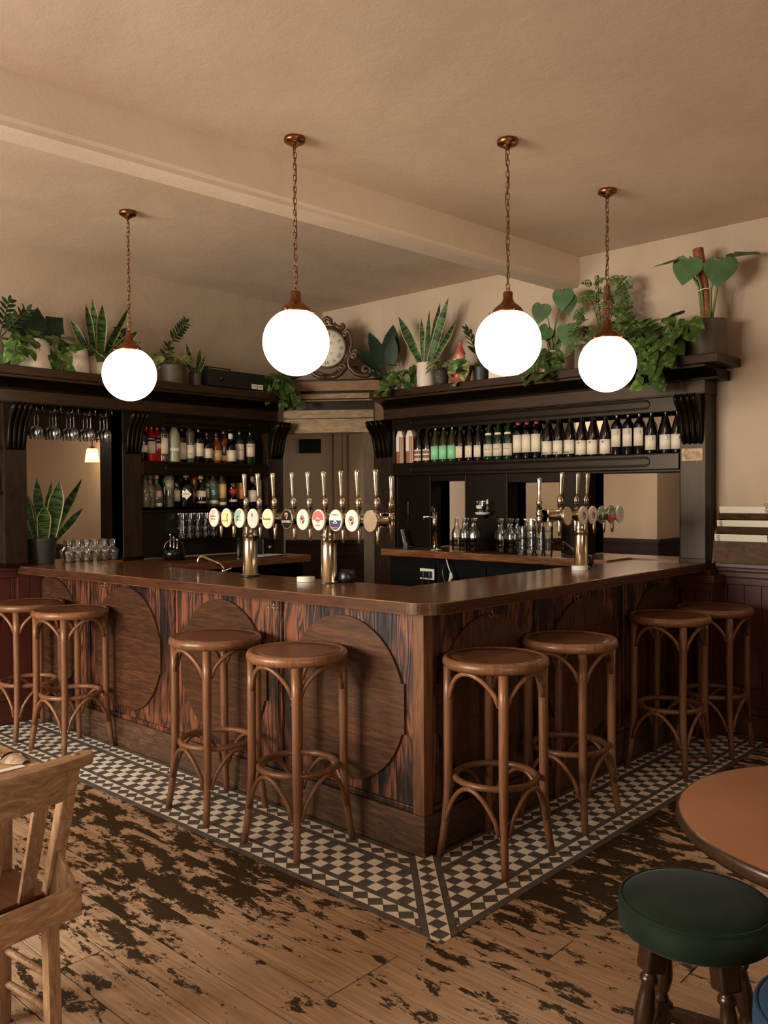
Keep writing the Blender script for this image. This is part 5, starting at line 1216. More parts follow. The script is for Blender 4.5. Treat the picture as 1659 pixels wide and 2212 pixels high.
def zz(t, rnd, c, d, L_, n, size):
    c = V(c); d = V(d).normalized(); pts = [c+d*L_*k/8+V((0, 0, -.0))+d.cross(V((0, 1, 0)))*0 for k in range(9)]
    for k, p in enumerate(pts): p.z -= .10*L_*(k/8)**2
    MB().tube(pts, [.006-.0004*k for k in range(9)], 6).build('stalk', STEMD, t, world=False)
    side = d.cross(V((0, 1, 0)) if abs(d.y) < .8 else V((1, 0, 0))).normalized()
    for i in range(n):
        u = .3+.7*i/(n-1); k = min(7, int(u*8)); p = pts[k]+(pts[k+1]-pts[k])*(u*8-k)
        s = 1 if i % 2 else -1
        put_leaf(t, ML['zz'], p, side*s*.9+d*.75, V((0, -.6, .4))+V((rnd.uniform(-.2, .2),)*3), size*(1.1-.35*u))
    put_leaf(t, ML['zz'], pts[-1], d, V((0, -1, .3)), size*.7)
def snakes(t, c, spec):
    for i, (dx, dy, tip, L_, wd, k, rot) in enumerate(spec):
        f = V((math.cos(rot), math.sin(rot), .1))
        put_leaf(t, SN[k], V(c)+V((dx, dy, 0)), tip, f, L_, wd/.055/L_*.4)
ZS = 2.4475
FL, FRR = (0, -1, 0), (-1, 0, 0)
WPOT = mat('white_stoneware', S(222, 206, 182), .6, noise=(S(206, 190, 166), 30, .4, .6), bump=.3, bscale=40)
WPOT2 = mat('white_matt_pot', S(224, 206, 186), .5); BPOT = mat('brown_pot', S(74, 62, 46), .55, noise=(S(88, 74, 56), 18, .4, .6)); GPOT = mat('charcoal_pot', S(44, 42, 38), .5); OPOT = mat('olive_grey_pot', S(84, 74, 58), .5)
def yright(px, xx=2.64):
    a = (px-829.5)/1860; d = _f+_r*a; tt = (xx-cam_loc.x)/d.x; return cam_loc.y+tt*d.y
def PL(name, lb, x, y): return thing(name, lb, 'plant', (x, y, ZS), 0, 'potted plants on the cornice shelf')
r_ = random.Random(21)
# --- left cornice, from the picture's left edge
t = PL('potted_zz_plant', 'zz plant and pothos in a brown pot at the left picture edge', xl(2, 3.42), 3.42); pot(t, .075, .068, .19, BPOT)
for d in ((.25, 0, 1), (-.3, .1, 1), (.55, -.2, .8)): zz(t, r_, (0, 0, .18), d, .30, 11, .085)
for k in range(3): vine(t, r_, (.05, -.05, .19), (1, -.6+.3*k, .3), 4, .05, .10, 'pothos', .2, FL)
t = PL('potted_pothos', 'pothos with dark lobed leaves in the widest white stoneware pot, far left', xl(77, 3.40), 3.40); pot(t, .102, .122, .205, WPOT)
bush(t, r_, (0, 0, .19), 10, .09, .105, 'pothos', FL)
for dx, L_, up in ((.75, .30, 1), (-.1, .24, 1), (.2, .26, 1.2), (-.5, .2, .9)): put_leaf(t, ML['fan'], (.0+dx*.05, .03, .2), (dx, .05, up*.75), (0, -1, .3), L_)
for k in range(3): vine(t, r_, (-.08, -.06, .2), (-.7, -.6, .2), 5, .05, .10, 'pothos', .35, FL)
t = PL('potted_pothos', 'trailing pothos in the plain white pot between stoneware and ribbed pots', xl(166, 3.41), 3.41); pot(t, .088, .10, .185, WPOT2)
for k, d in enumerate(((-1, -.5, .5), (-.8, -.2, .8), (-1, .1, .3), (.5, -.5, .6))): vine(t, r_, (-.03, -.04, .18), d, 5, .052, .095, 'pothos', .28, FL)
vine(t, r_, (-.08, -.05, .17), (-1, -.3, -.4), 5, .045, .085, 'pothos', .5, FL)
t = PL('potted_snake_plant', 'tall snake plant in a white ribbed pot beside the left globe', xl(217, 3.43), 3.43); pot(t, .078, .062, .16, WPOT2, .003)
snakes(t, (0, 0, .13), [(-.03, 0, (-.18, 0, 1), .40, .055, 0, -1.4), (0, .02, (-.02, .05, 1), .46, .05, 1, -1.7), (.0, -.02, (.02, -.05, 1), .40, .075, 0, -1.5), (.03, 0, (.45, 0, 1), .50, .06, 2, -1.2), (.04, .02, (.55, .1, 1), .38, .055, 3, -1.6), (.03, -.03, (.85, -.1, .8), .36, .065, 0, -1.3), (-.05, .02, (-.42, .1, .9), .32, .045, 1, -1.8), (.02, .03, (.2, .1, 1), .36, .055, 3, -1.4), (-.05, -.02, (-.5, -.1, .8), .24, .04, 2, -1.0)])
bush(t, r_, (0, -.02, .14), 8, .10, .10, 'pothos', FL, .03)
t = PL('potted_pothos', 'pothos half hidden behind the left globe', xl(285, 3.44), 3.44); pot(t, .07, .06, .14, BPOT)
bush(t, r_, (0, 0, .14), 13, .12, .10, 'pothos', FL, .09); zz(t, r_, (0, .02, .14), (-.25, 0, 1), .26, 10, .09)
t = PL('potted_zz_plant', 'zz plant with one arching stem and pale pothos in a dark brown pot', xl(377, 3.42), 3.42); pot(t, .098, .094, .155, BPOT)
zz(t, r_, (-.08, 0, .14), (.12, 0, .5), .17, 6, .09); zz(t, r_, (-.06, 0, .27), (.62, 0, .9), .32, 14, .08)
bush(t, r_, (-.02, -.03, .15), 10, .10, .10, 'varieg', FL, .05); bush(t, r_, (.05, 0, .14), 6, .07, .08, 'pothos', FL, .05)
t = PL('potted_snake_plant', 'small snake plant in the little dark pot next to the amplifier', xl(426, 3.42), 3.42); pot(t, .047, .045, .115, BPOT)
snakes(t, (0, 0, .10), [(-.01, 0, (-.35, 0, 1), .26, .045, 0, -1.4), (.01, 0, (.2, 0, 1), .22, .045, 1, -1.5), (.02, .01, (.5, 0, .8), .14, .03, 2, -1.2), (.02, -.01, (.75, -.1, .7), .12, .025, 0, -1.5), (-.02, 0, (-.6, 0, .8), .15, .03, 3, -1.4), (.0, -.02, (.35, -.2, .9), .17, .035, 1, -1.6)])
t = PL('potted_pothos', 'pothos trailing over the shelf end below the middle globe', xl(600, 3.38), 3.38); pot(t, .07, .06, .13, BPOT)
for d in ((-1, -.4, .5), (-.2, -.9, .1), (.2, -1, .0), (.7, -.8, .1), (.1, -.8, .3)): vine(t, r_, (.02*d[0], -.05, .125), d, 5, .05, .105, 'pothos', .55, FL)
bush(t, r_, (0, 0, .13), 7, .08, .09, 'pothos', FL, .03)
# --- right cornice, from the corner
t = PL('potted_aspidistra', 'aspidistra with long blackish leaves in a small dark pot near the clock', 2.66, yright(842, 2.66)); pot(t, .05, .045, .14, GPOT)
for tip, L_, w_ in (((-.55, .55, .9), .40, 1.6), ((-.25, .3, 1), .46, 2.1), ((.0, -.08, 1), .48, 2.6), ((-.3, .75, .7), .42, 1.4), ((-.1, -.2, 1), .38, 2.4), ((-.2, .95, .45), .44, 1.3)): put_leaf(t, ML['lance'], (0, 0, .12), tip, (-.7, -.5, .6), L_, w_*.62)
t = PL('potted_pothos', 'pothos spilling from a small cream bowl near the clock', 2.56, yright(872, 2.56)); pot(t, .07, .05, .095, WPOT2, prof=[(0, 0), (.045, 0), (.062, .012), (.072, .045), (.068, .085), (.066, .095), (.06, .095), (.058, .08), (0, .078)])
for d in ((-.6, .8, .4), (-.7, .3, .2), (-.5, 1, .1), (-.3, -.7, .6), (-.8, 0, .4)): vine(t, r_, (-.02, 0, .09), d, 4, .055, .10, 'pothos', .38, FRR)
bush(t, r_, (0, 0, .1), 11, .09, .10, 'pothos', FRR, .07)
t = PL('potted_snake_plant', 'tall banded snake plant in the tall white cylinder pot', 2.62, yright(921, 2.62)); pot(t, .074, .08, .215, WPOT2)
snakes(t, (0, 0, .18), [(0, .03, (.05, .62, 1), .54, .075, 0, -2.6), (0, .02, (0, .5, .75), .36, .06, 1, -2.4), (0, .01, (.0, .1, 1), .42, .05, 1, -2.6), (0, -.01, (.0, -.08, 1), .46, .06, 3, -2.7), (0, -.03, (-.05, -.45, 1), .58, .07, 0, -2.7), (0, -.05, (0, -.75, .9), .44, .045, 2, -2.5), (0, -.02, (.02, -.28, 1), .52, .05, 2, -2.6), (.0, 0, (.1, .02, 1), .30, .055, 0, -2.5)])
t = PL('potted_pothos', 'variegated pothos in a rounded dark hammered pot beside the gnome', 2.58, yright(953, 2.58))
HAM = mat('hammered_pewter', S(70, 64, 50), .38, .25, bump=.9, bscale=70)
pot(t, .06, .045, .135, HAM, prof=[(0, 0), (.045, 0), (.06, .03), (.067, .075), (.062, .12), (.056, .135), (.05, .135), (.048, .12), (0, .118)]); bush(t, r_, (0, 0, .13), 12, .075, .075, 'varieg', FRR, .05)
# gnome
t = thing('garden_gnome', 'painted garden gnome in a pink hat and green coat among the plants', 'figurine', (2.58, yright(995, 2.58), ZS), -2.4)
SKN = cm(206, 140, 112); HAT = cm(176, 84, 70); COAT = cm(70, 116, 54); TRS = cm(170, 78, 58); BRD = cm(206, 160, 140)
MB().lathe([(0, 0), (.045, 0), (.078, .03), (.086, .07), (.078, .10)], 28).build('trousers', TRS, t, world=False)
MB().lathe([(.081, .096), (.083, .10), (.078, .13), (.07, .16), (.055, .185), (.03, .2), (0, .205)], 28, close=False).build('coat', COAT, t, world=False)
MB().lathe([(0, .175), (.03, .18), (.040, .205), (.038, .235), (.028, .255), (0, .262)], 24).build('head', SKN, t, world=False)
MB().lathe([(.042, .236), (.043, .243), (.034, .262), (.024, .285), (.016, .303), (.014, .315), (.017, .325), (.014, .338), (0, .345)], 24).build('hat', HAT, t, world=False)
hd = t
MB().lathe([(0, 0), (.02, .004), (.028, .02), (.022, .038), (0, .045)], 14, c=(0, -.028, .168)).build('beard', BRD, t, world=False)
MB().lathe([(0, -.008), (.006, -.005), (.008, 0), (.006, .005), (0, .008)], 10, c=(0, -.041, .226)).build('nose', HAT, t, world=False)
for s in (-1, 1):
    MB().lathe([(0, -.003), (.003, 0), (0, .003)], 8, c=(s*.013, -.0375, .236)).build('eye', INK, t, world=False)
    MB().lathe([(0, -.008), (.005, 0), (0, .008)], 8, c=(s*.04, -.004, .225)).build('ear', SKN, t, world=False)
    MB().tube([(s*.07, 0, .16), (s*.078, -.04, .135), (s*.045, -.072, .125), (s*.02, -.078, .14)], [.02, .021, .017, .013], 10).build('arm', COAT, t, world=False)
    MB().lathe([(0, -.014), (.01, -.008), (.013, 0), (.01, .008), (0, .014)], 10, c=(s*.014, -.081, .145)).build('hand', SKN, t, world=False)
MB().tube([(-.012, -.039, .213), (0, -.0405, .209), (.012, -.039, .213)], .0022, 5).build('moustache', INK, t, world=False)
t = PL('potted_zz_plant', 'zz plant with pale trailing leaves in a dark pot left of the third globe', 2.6, yright(1040, 2.6)); pot(t, .06, .052, .12, GPOT)
zz(t, r_, (0, 0, .11), (-.1, .3, 1), .34, 10, .10); zz(t, r_, (0, 0, .11), (0, -.1, 1), .32, 9, .10)
for d in ((-.4, 1, .5), (-.7, .4, .6), (-.5, 1, .1)): vine(t, r_, (0, .02, .12), d, 4, .055, .10, 'varieg', .25, FRR)
t = PL('white_trough_plant', 'low white trough of pothos behind the third globe', 2.6, yright(1098, 2.6))
MB().box(-.06, .06, -.14, .14, 0, .10).build('trough', WPOT2, t, .01, world=False); bush(t, r_, (0, 0, .1), 9, .11, .09, 'pothos', FRR, .05)
t = PL('potted_heart_plant', 'plant with big glossy heart leaves in a white pot right of the third globe', 2.6, yright(1192, 2.6)); pot(t, .066, .06, .165, WPOT2)
for tipxy, pz, s, tip in (((-.02, .06), .52, .155, (-.15, .25, -1)), ((-.02, -.11), .60, .16, (-.1, .05, -1)), ((0, -.13), .55, .14, (-.1, -.1, -1)), ((-.05, -.17), .34, .17, (-.15, .02, -1)), ((-.03, .0), .34, .13, (-.3, .5, -.6)), ((-.03, .10), .30, .13, (-.3, .5, -.6))):
    p = V((tipxy[0], tipxy[1]*1.0, pz)); put_leaf(t, ML['heart'], p, tip, (-1, -.25, .25), s)
    MB().tube([(0, 0, .15), (0, tipxy[1]*.35, .15+(pz-.15)*.6), p+V((.015, 0, .0)), p-V(tip).normalized()*-.01], .004, 6).build('stalk', STEM, t, world=False)
snakes(t, (.02, 0, .14), [(0, .01, (0, .1, 1), .2, .06, 0, -2.6), (0, -.03, (0, -.25, 1), .24, .05, 1, -2.6)])
for d in ((-.5, -.6, .3), (-.8, .2, .2), (-.7, .8, .1), (-.6, -.9, .2), (-.7, -.3, .1)): vine(t, r_, (-.04, 0, .15), d, 5, .05, .09, 'pothos', .4, FRR)
t = PL('potted_swiss_cheese_vine', 'bushy swiss cheese vine climbing a moss pole behind the right globe', 2.64, yright(1300, 2.64))
MB().box(-.09, .08, -.19, .17, 0, .18).build('planter', OPOT, t, .008, world=False)
MOSS = mat('moss_pole', S(172, 104, 72), .9, noise=(S(140, 80, 54), 40, .4, .6), bump=.8, bscale=120)
MB().tube([(.02, -.02, .1), (.02, -.03, .58)], .022, 10).build('moss_pole', MOSS, t, world=False)
for i in range(120):
    z = .16+.5*r_.random()**1.25; sp_ = .07+.17*(1-(z-.16)/.55); a = r_.uniform(0, 2*PI)
    p = V((.0+sp_*.6*math.cos(a)-.03, -.03+sp_*math.sin(a)*1.0, z)); put_leaf(t, ML['adan'], p, (math.cos(a)*.5-.3, math.sin(a)*.8, r_.uniform(-1, .2)), (-1, r_.uniform(-.4, .3), .5), r_.uniform(.055, .085))
for a in ((0, .08, .5), (0, -.12, .45), (0, -.2, .3), (0, .15, .3), (-.05, 0, .65)): MB().tube([(.0, -.02, .18), (a[0], a[1]*.4, a[2]*.7), a], .003, 5).build('vine', STEMD, t, world=False)
MB().tube([(.02, -.03, .58), (0, -.10, .62), (0, -.16, .585), (-.01, -.165, .52)], .0028, 5).build('vine', STEMD, t, world=False); put_leaf(t, ML['adan'], (-.01, -.17, .60), (0, -.7, -.8), (-1, 0, .3), .10)
t = PL('trough_pothos', 'heavy pothos tumbling from a brown trough over the shelf edge', 2.60, yright(1432, 2.60))
MB().box(-.09, .08, -.17, .17, 0, .15).build('trough', BPOT, t, .008, world=False)
bush(t, r_, (-.02, .08, .15), 14, .14, .11, 'pothos', FRR, .09); bush(t, r_, (-.02, -.08, .15), 13, .13, .115, 'pothos', FRR, .07); bush(t, r_, (-.02, .20, .16), 10, .12, .10, 'pothos', FRR, .09)
for k, d in enumerate(((-.8, .5, .1), (-.9, .1, .0), (-.8, -.3, .1), (-.7, -.6, .1), (-.9, -.1, .3), (-.9, .7, .2), (-.8, .3, -.1))): vine(t, r_, (-.08, .15-.05*k, .14), d, 7 if k in (2, 3, 5) else 5, .052, .115, 'pothos', .5, FRR)
t = PL('potted_philodendron', 'big-leaved philodendron tied to an orange moss pole in the end pot', 2.60, yright(1527, 2.60)); pot(t, .118, .114, .225, OPOT)
MB().tube([(.01, 0, .16), (.02, .035, .45), (.03, .075, .70)], .034, 14).build('moss_pole', MOSS, t, world=False)
for p, tip, s, w_ in (((-.03, .17, .65), (-.25, .95, -.12), .20, 1.0), ((-.07, .085, .635), (-.2, .22, -1), .185, 1.05), ((-.05, -.11, .60), (-.15, .1, -1), .19, 1.1), ((.0, -.15, .625), (-.2, -1, -.15), .20, .95)):
    up = (-1, -.2, .35) if tip[2] < -.8 else (-.35, 0, 1)
    put_leaf(t, ML['heart'], p, tip, up, s, w_)
for a in (((0, .02, .2), (-.02, .05, .45), (-.03, .12, .60), (-.03, .17, .65)), ((-.01, .01, .2), (-.03, .03, .45), (-.07, .085, .635)), ((0, -.02, .2), (-.02, -.03, .42), (-.04, -.08, .55), (-.05, -.11, .60)), ((.01, -.02, .2), (0, -.06, .42), (0, -.12, .58), (0, -.15, .625))): MB().tube(a, .008, 8).build('stalk', STEM, t, world=False)
MB().tube([(.045*math.cos(j*PI/8), .02+.045*math.sin(j*PI/8), .42+.006*math.sin(j*PI/4)) for j in range(16)], .003, 5, True).build('tie', WHITEP, t, world=False)
for d in ((-.7, .6, .3), (-.8, .2, .2)): vine(t, r_, (-.08, .05, .22), d, 4, .05, .11, 'pothos', .35, FRR)
# --- snake plant on the left sill
t = thing('potted_snake_plant', 'snake plant in a matt black pot on the left end of the bar', 'plant', (.015, 3.58, 1.1), 0); pot(t, .108, .088, .185, GPOT)
snakes(t, (0, 0, .15), [(-.01, -.05, (-.02, -.12, 1), .27, .10, 0, -1.5), (.04, -.04, (.14, -.08, 1), .45, .105, 0, -1.6), (.05, 0, (.5, 0, 1), .52, .085, 2, -1.3), (-.05, .0, (-.2, 0, 1), .42, .07, 1, -1.7), (-.03, .03, (-.1, .1, 1), .34, .07, 3, -1.5), (.0, .03, (.05, .1, 1), .47, .075, 1, -1.5), (-.07, 0, (-.35, 0, 1), .33, .045, 2, -1.8), (.06, .03, (.55, .1, .95), .38, .045, 1, -1.4), (.07, -.03, (.75, -.1, .85), .33, .065, 0, -1.0), (.03, .04, (.25, .2, 1), .46, .04, 3, -1.6), (.04, .05, (.32, .2, 1), .44, .04, 2, -1.6)])
# ================================================================ FOREGROUND FURNITURE
# round pub table, right
tb = thing('pub_table', 'round brown pub table with a dark rim at the right edge', 'table', (-.50, -1.868, 0))
TOPM = mat('worn_table_top', S(134, 86, 54), .6, spec=.3, noise=(S(148, 94, 60), 3, .35, .7))
TLEG = wood('turned_mahogany', S(30, 18, 11), S(56, 33, 20), scale=(30, 30, 5), rough=.3, bump=.03, coat=.25, var=.1)
zt_ = .775
MB().lathe([(0, zt_-.002), (.462, zt_-.002), (.467, zt_-.004), (0, zt_-.006)], 72).build('table_top', TOPM, tb, world=False)
MB().lathe([(.30, zt_-.045), (.452, zt_-.045), (.464, zt_-.036), (.472, zt_-.02), (.470, zt_-.006), (.466, zt_-.002), (.40, zt_-.006)], 72, close=False).build('table_rim', TLEG, tb, world=False)
MB().lathe([(.11, 0), (.12, .02), (.1, .05), (.05, .09), (.035, .16), (.05, .22), (.06, .3), (.045, .42), (.03, .5), (.045, .56), (.035, .62), (.06, .70), (.14, .73)], 32).build('pedestal', TLEG, tb, world=False)
for k in range(3):
    a = k*2*PI/3+.4; MB().tube([(.05*math.cos(a), .05*math.sin(a), .14), (.2*math.cos(a), .2*math.sin(a), .09), (.34*math.cos(a), .34*math.sin(a), .02), (.37*math.cos(a), .37*math.sin(a), .015)], [.03, .03, .022, .015], 10).build('foot', TLEG, tb, world=False)
# low stools with turned legs
def low_stool(lb, x, y, rz, vel, topz=.50):
    t = thing('low_stool', lb, 'stool', (x, y, 0), rz, 'low upholstered stools')
    r = .198; h = topz
    MB().lathe([(0, h+.012), (.10, h+.010), (.165, h+.004), (.186, h-.003), (.190, h-.010)], 56, close=False).build('seat_pad', vel, t, world=False)
    MB().lathe([(.188, h-.008), (.1975, h-.012), (.199, h-.05), (.196, h-.078), (.186, h-.086), (0, h-.086)], 56, close=False).build('seat_band', vel, t, world=False)
    MB().tube([(.192*math.cos(2*PI*j/64), .192*math.sin(2*PI*j/64), h-.007) for j in range(64)], .0052, 8, True).build('piping', vel, t, world=False)
    Lp = [(.022, .405), (.0215, .40), (.016, .392), (.020, .385), (.0245, .378), (.024, .368), (.0175, .36), (.021, .33), (.026, .285), (.0265, .265), (.022, .235), (.0155, .215), (.021, .208), (.0215, .198), (.0155, .19), (.019, .18)]
    feet = []
    for k in range(4):
        a = PI/4+k*PI/2; top = V((.118*math.cos(a), .118*math.sin(a), h-.082)); bot = V((.185*math.cos(a), .185*math.sin(a), 0))
        ax = (top-bot).normalized(); q = ax.to_track_quat('Z', 'Y').to_matrix().to_4x4(); M_ = Matrix.Translation(bot)@q@Matrix.Rotation(a-PI/4 if False else 0, 4, 'Z'); Ln = (top-bot).length
        sc_ = Ln/.45
        lg = MB()
        s_ = .028
        lg.box(-s_, s_, -s_, s_, Ln-.095, Ln+.004, M_); l1 = lg.build('leg', TLEG, t, .008, world=False)
        MB().lathe([(r0, z*sc_-.045) for r0, z in Lp], 20, M=M_).build('turning', TLEG, l1, world=False)
        MB().box(-.026, .026, -.026, .026, .06, .14, M_).build('stretcher_block', TLEG, l1, .006, world=False)
        MB().lathe([(.016, 0), (.022, .012), (.02, .03), (.014, .05), (.018, .062)], 18, M=M_).build('foot', TLEG, l1, world=False)
        feet.append(M_@V((0, 0, .10)))
    for k in range(4):
        p, q = feet[k], feet[(k+1) % 4]; d = (q-p).normalized(); u = V((0, 0, 1)); s = d.cross(u)
        m_ = Matrix(((d.x, s.x, u.x, (p.x+q.x)/2), (d.y, s.y, u.y, (p.y+q.y)/2), (d.z, s.z, u.z, (p.z+q.z)/2), (0, 0, 0, 1)))
        MB().box(-(q-p).length/2+.02, (q-p).length/2-.02, -.011, .011, -.02, .02, m_).build('stretcher', TLEG, t, .004, world=False)
    return t
GV = mat('green_velvet', S(30, 42, 27), .8, spec=.15, noise=(S(18, 28, 19), 7, .35, .65)); BV = mat('blue_velvet', S(34, 60, 82), .75, spec=.2)
for v in (GV, BV):
    b = v.node_tree.nodes['Principled BSDF']; b.inputs['Sheen Weight'].default_value = .06; b.inputs['Sheen Roughness'].default_value = .4
low_stool('round stool with a dark green velvet seat and turned legs, right foreground', -.607, -1.454, math.radians(12), GV, .502)
low_stool('blue velvet stool peeking in at the bottom right corner', -.8875, -1.9136, .3, BV, .50)
# chapel chair, left foreground, back towards the camera
CH = wood('scrubbed_elm', S(122, 90, 63), S(182, 144, 108), S(152, 114, 82), scale=(9, 30, 30), rough=.55, bump=.2, coat=.05, var=.15, dist=2.5)
CHV = wood('scrubbed_elm_upright', S(118, 86, 60), S(176, 138, 102), S(148, 110, 78), scale=(30, 30, 7), rough=.55, bump=.2, coat=.05, var=.2, dist=2.5)
ch = thing('chapel_chair', 'worn pale wooden chapel chair with a book box on its back, left foreground', 'chair', (-1.895, -.03, 0), math.radians(5))
def cpart(name, mb, mt=CHV, bev=.004): return mb.build(name, mt, ch, bev, world=False)
# local: x along the back (right end +x), y forward to the seat
lean = lambda z: -.035-.125*max(0, (z-.44))/.42
for s in (-1, 1):
    x = s*.185
    pts = [(-.05, 0), (-.035, .44)]
    mb = MB()
    prof = [(lean(z)-.018 if z > .44 else -.05+.0*z-.018+(.015*z/.44), z) for z in (0, .44, .84)]+[(lean(z)+.018 if z > .44 else -.05+.018+(.015*z/.44), z) for z in (.84, .44, 0)]
    cpart('rear_post', mb.prism(prof, x-.019, x+.019, 'x'))
    cpart('front_leg', MB().tube([(s*.17, .34, .44), (s*.185, .36, 0)], [.021, .016], 10), bev=0)
    for z in (.12, .22): cpart('side_stretcher', MB().tube([(s*.185, -.03, z), (s*.178, .35, z)], .011, 8), bev=0)
# top rail: bowed, rounded ends
n = 14; mb = MB(); rl = []
for i in range(n+1):
    u = -1+2*i/n; rl.append((u*.235, -.165-.02*(1-u*u)+.012))
out = [(x, y-.028) for x, y in rl]+[(.250, -.160), (.254, -.148), (.250, -.132)]+[(x, y+.03) for x, y in rl[::-1]]+[(-.250, -.132), (-.254, -.148), (-.250, -.160)]
cpart('top_rail', MB().prism(out, .838, .868), CH, .006)
pg = cpart('dowel_peg', MB().lathe([(0, 0), (.011, 0), (.011, .0015), (0, .0015)], 14, c=(.20, -.150, .868)), CHV, 0)
mb = MB().prism([(x*.82, y-.008) for x, y in rl[1:-1]]+[(x*.82, y+.012) for x, y in rl[1:-1][::-1]], .755, .838); cpart('back_board', mb, CH)
for k in range(3):
    x = -.11+.11*k
    mb = MB(); M_ = None
    prof = [(lean(.46)-.006, .46), (lean(.80)-.008, .80), (lean(.80)+.008, .80), (lean(.46)+.008, .46)]
    cpart('slat', mb.prism(prof, x-.022, x+.022, 'x'))
# seat
so = [(-.20, -.03), (-.185, -.045), (.185, -.045), (.20, -.03), (.195, .34), (.17, .375), (0, .385), (-.17, .375), (-.195, .34)]
cpart('seat', MB().prism(so, .44, .468), wood('seat_elm', S(82, 52, 32), S(118, 78, 48), scale=(26, 5, 26), rough=.4, coat=.2, var=0), .008)
cpart('seat_rail', MB().box(-.17, .17, -.055, -.03, .375, .438), CH); cpart('seat_rail', MB().box(-.17, .17, .33, .352, .38, .44), CH)
# book box hung on the back
cpart('book_box_panel', MB().box(-.21, .182, -.205, -.190, .445, .528), CH); cpart('book_box_floor', MB().box(-.2, .172, -.19, -.05, .445, .456), CH)
for s in (-1, 1): cpart('book_box_side', MB().prism([(-.19, .456), (-.19, .52), (-.10, .60), (-.075, .60), (-.055, .456)], s*.182-(.012 if s > 0 else 0), s*.182+(.0 if s > 0 else .012), 'x'))
cpart('book_box_bracket', MB().prism([(-.19, .452), (-.06, .452), (-.06, .41)], .16, .18, 'x'))
cpart('cross_stretcher', MB().tube([(-.18, .35, .2), (.18, .35, .2)], .011, 8), bev=0)
# table it is drawn up to
lt = thing('dining_table', 'pale scrubbed wooden table at the left edge with a spoon on it', 'table', (-2.05, .75, 0))
for i in range(5):
    MB().box(-2.455+.162*i, -2.455+.162*i+.160, .10, 1.5, .752, .78).build('top_plank', wood('pine_table', S(150, 112, 76), S(196, 158, 118), scale=(30, 5, 30), rough=.5, bump=.1, var=.12), lt, .004)
MB().box(-2.40, -1.70, .16, 1.44, .66, .752).build('apron', CHV, lt)
for x in (-2.36, -1.74):
    for y in (.2, 1.4): MB().tube([(x, y, .74), (x, y, .5), (x, y, 0)], [.04, .036, .026], 12).build('leg', CHV, lt)
t = thing('dessert_spoon', 'shiny metal spoon lying on the pale table by the chair', 'spoon', (-1.685, .135, .7815), 1.75); t.scale = (1.45, 1.45, 1.6)
sp = MB(); n = 10
for i in range(n+1):
    u = i/n; w_ = .026*math.sin(PI*min(1, .08+.92*u))**.7
    for f in (-1, -.5, 0, .5, 1): sp.v.append(V((u*.085-.0, f*w_, .001+.016*(1-f*f)*math.sin(PI*min(1, .1+.9*u)))))
for i in range(n):
    for c in range(4): a = i*5+c; sp.face((a, a+1, a+6, a+5), True)
sp.build('bowl', CHROME, t, world=False)
MB().tube([(.083, 0, .002), (.12, 0, .006), (.18, 0, .006), (.22, 0, .004)], [.004, .004, .005, .007], 8).build('handle', CHROME, t, world=False)
tag(MB().box(-1.90, -1.70, .105, .13, .7805, .783).build('napkin', WHITEP), 'folded white napkin under the spoon on the pale table', 'napkin')
# ================================================================ SMALL THINGS
# amplifier on the left cornice
am = thing('amplifier', 'black hi-fi amplifier with two white stickers on the left cornice', 'amplifier', (1.565, 3.44, ZS))
MB().box(-.285, .285, -.135, .135, .014, .150).build('case', BLACKP, am, .004, world=False)
for x in (-.24, .24):
    for y in (-.11, .11): MB().lathe([(.016, 0), (.018, .014)], 12, c=(x, y, 0)).build('foot', CHROME, am, world=False)
MB().lathe([(.018, 0), (.018, .012), (0, .012)], 16, M=Matrix.Translation((-.16, -.135, .08))@Matrix.Rotation(PI/2, 4, 'X')).build('knob', BLACKP, am, world=False)
for x, tx in ((.172, 'DJ MIX'), (.236, None)):
    s = MB().box(x-.028, x+.028, -.1365, -.135, .022, .062).build('sticker', WHITEP, am, world=False)
    if tx: put_text('lettering', tx, .018, s, (x, -.1372, .042), (1, 0, 0), (0, 0, 1), INK, wid=.042)
    else:
        for z in (.05, .038): MB().box(x-.02, x+.018, -.1372, -.1366, z, z+.003).build('scribble', INK, s, world=False)
rb = thing('router_box', 'flat black box lying on top of the amplifier', 'box', (1.43, 3.46, ZS+.1505)); MB().box(-.12, .12, -.08, .08, 0, .028).build('case', BLACKP, rb, .004, world=False); MB().box(-.1, .1, -.082, -.08, .01, .014).build('vent', CHROME, rb, world=False)
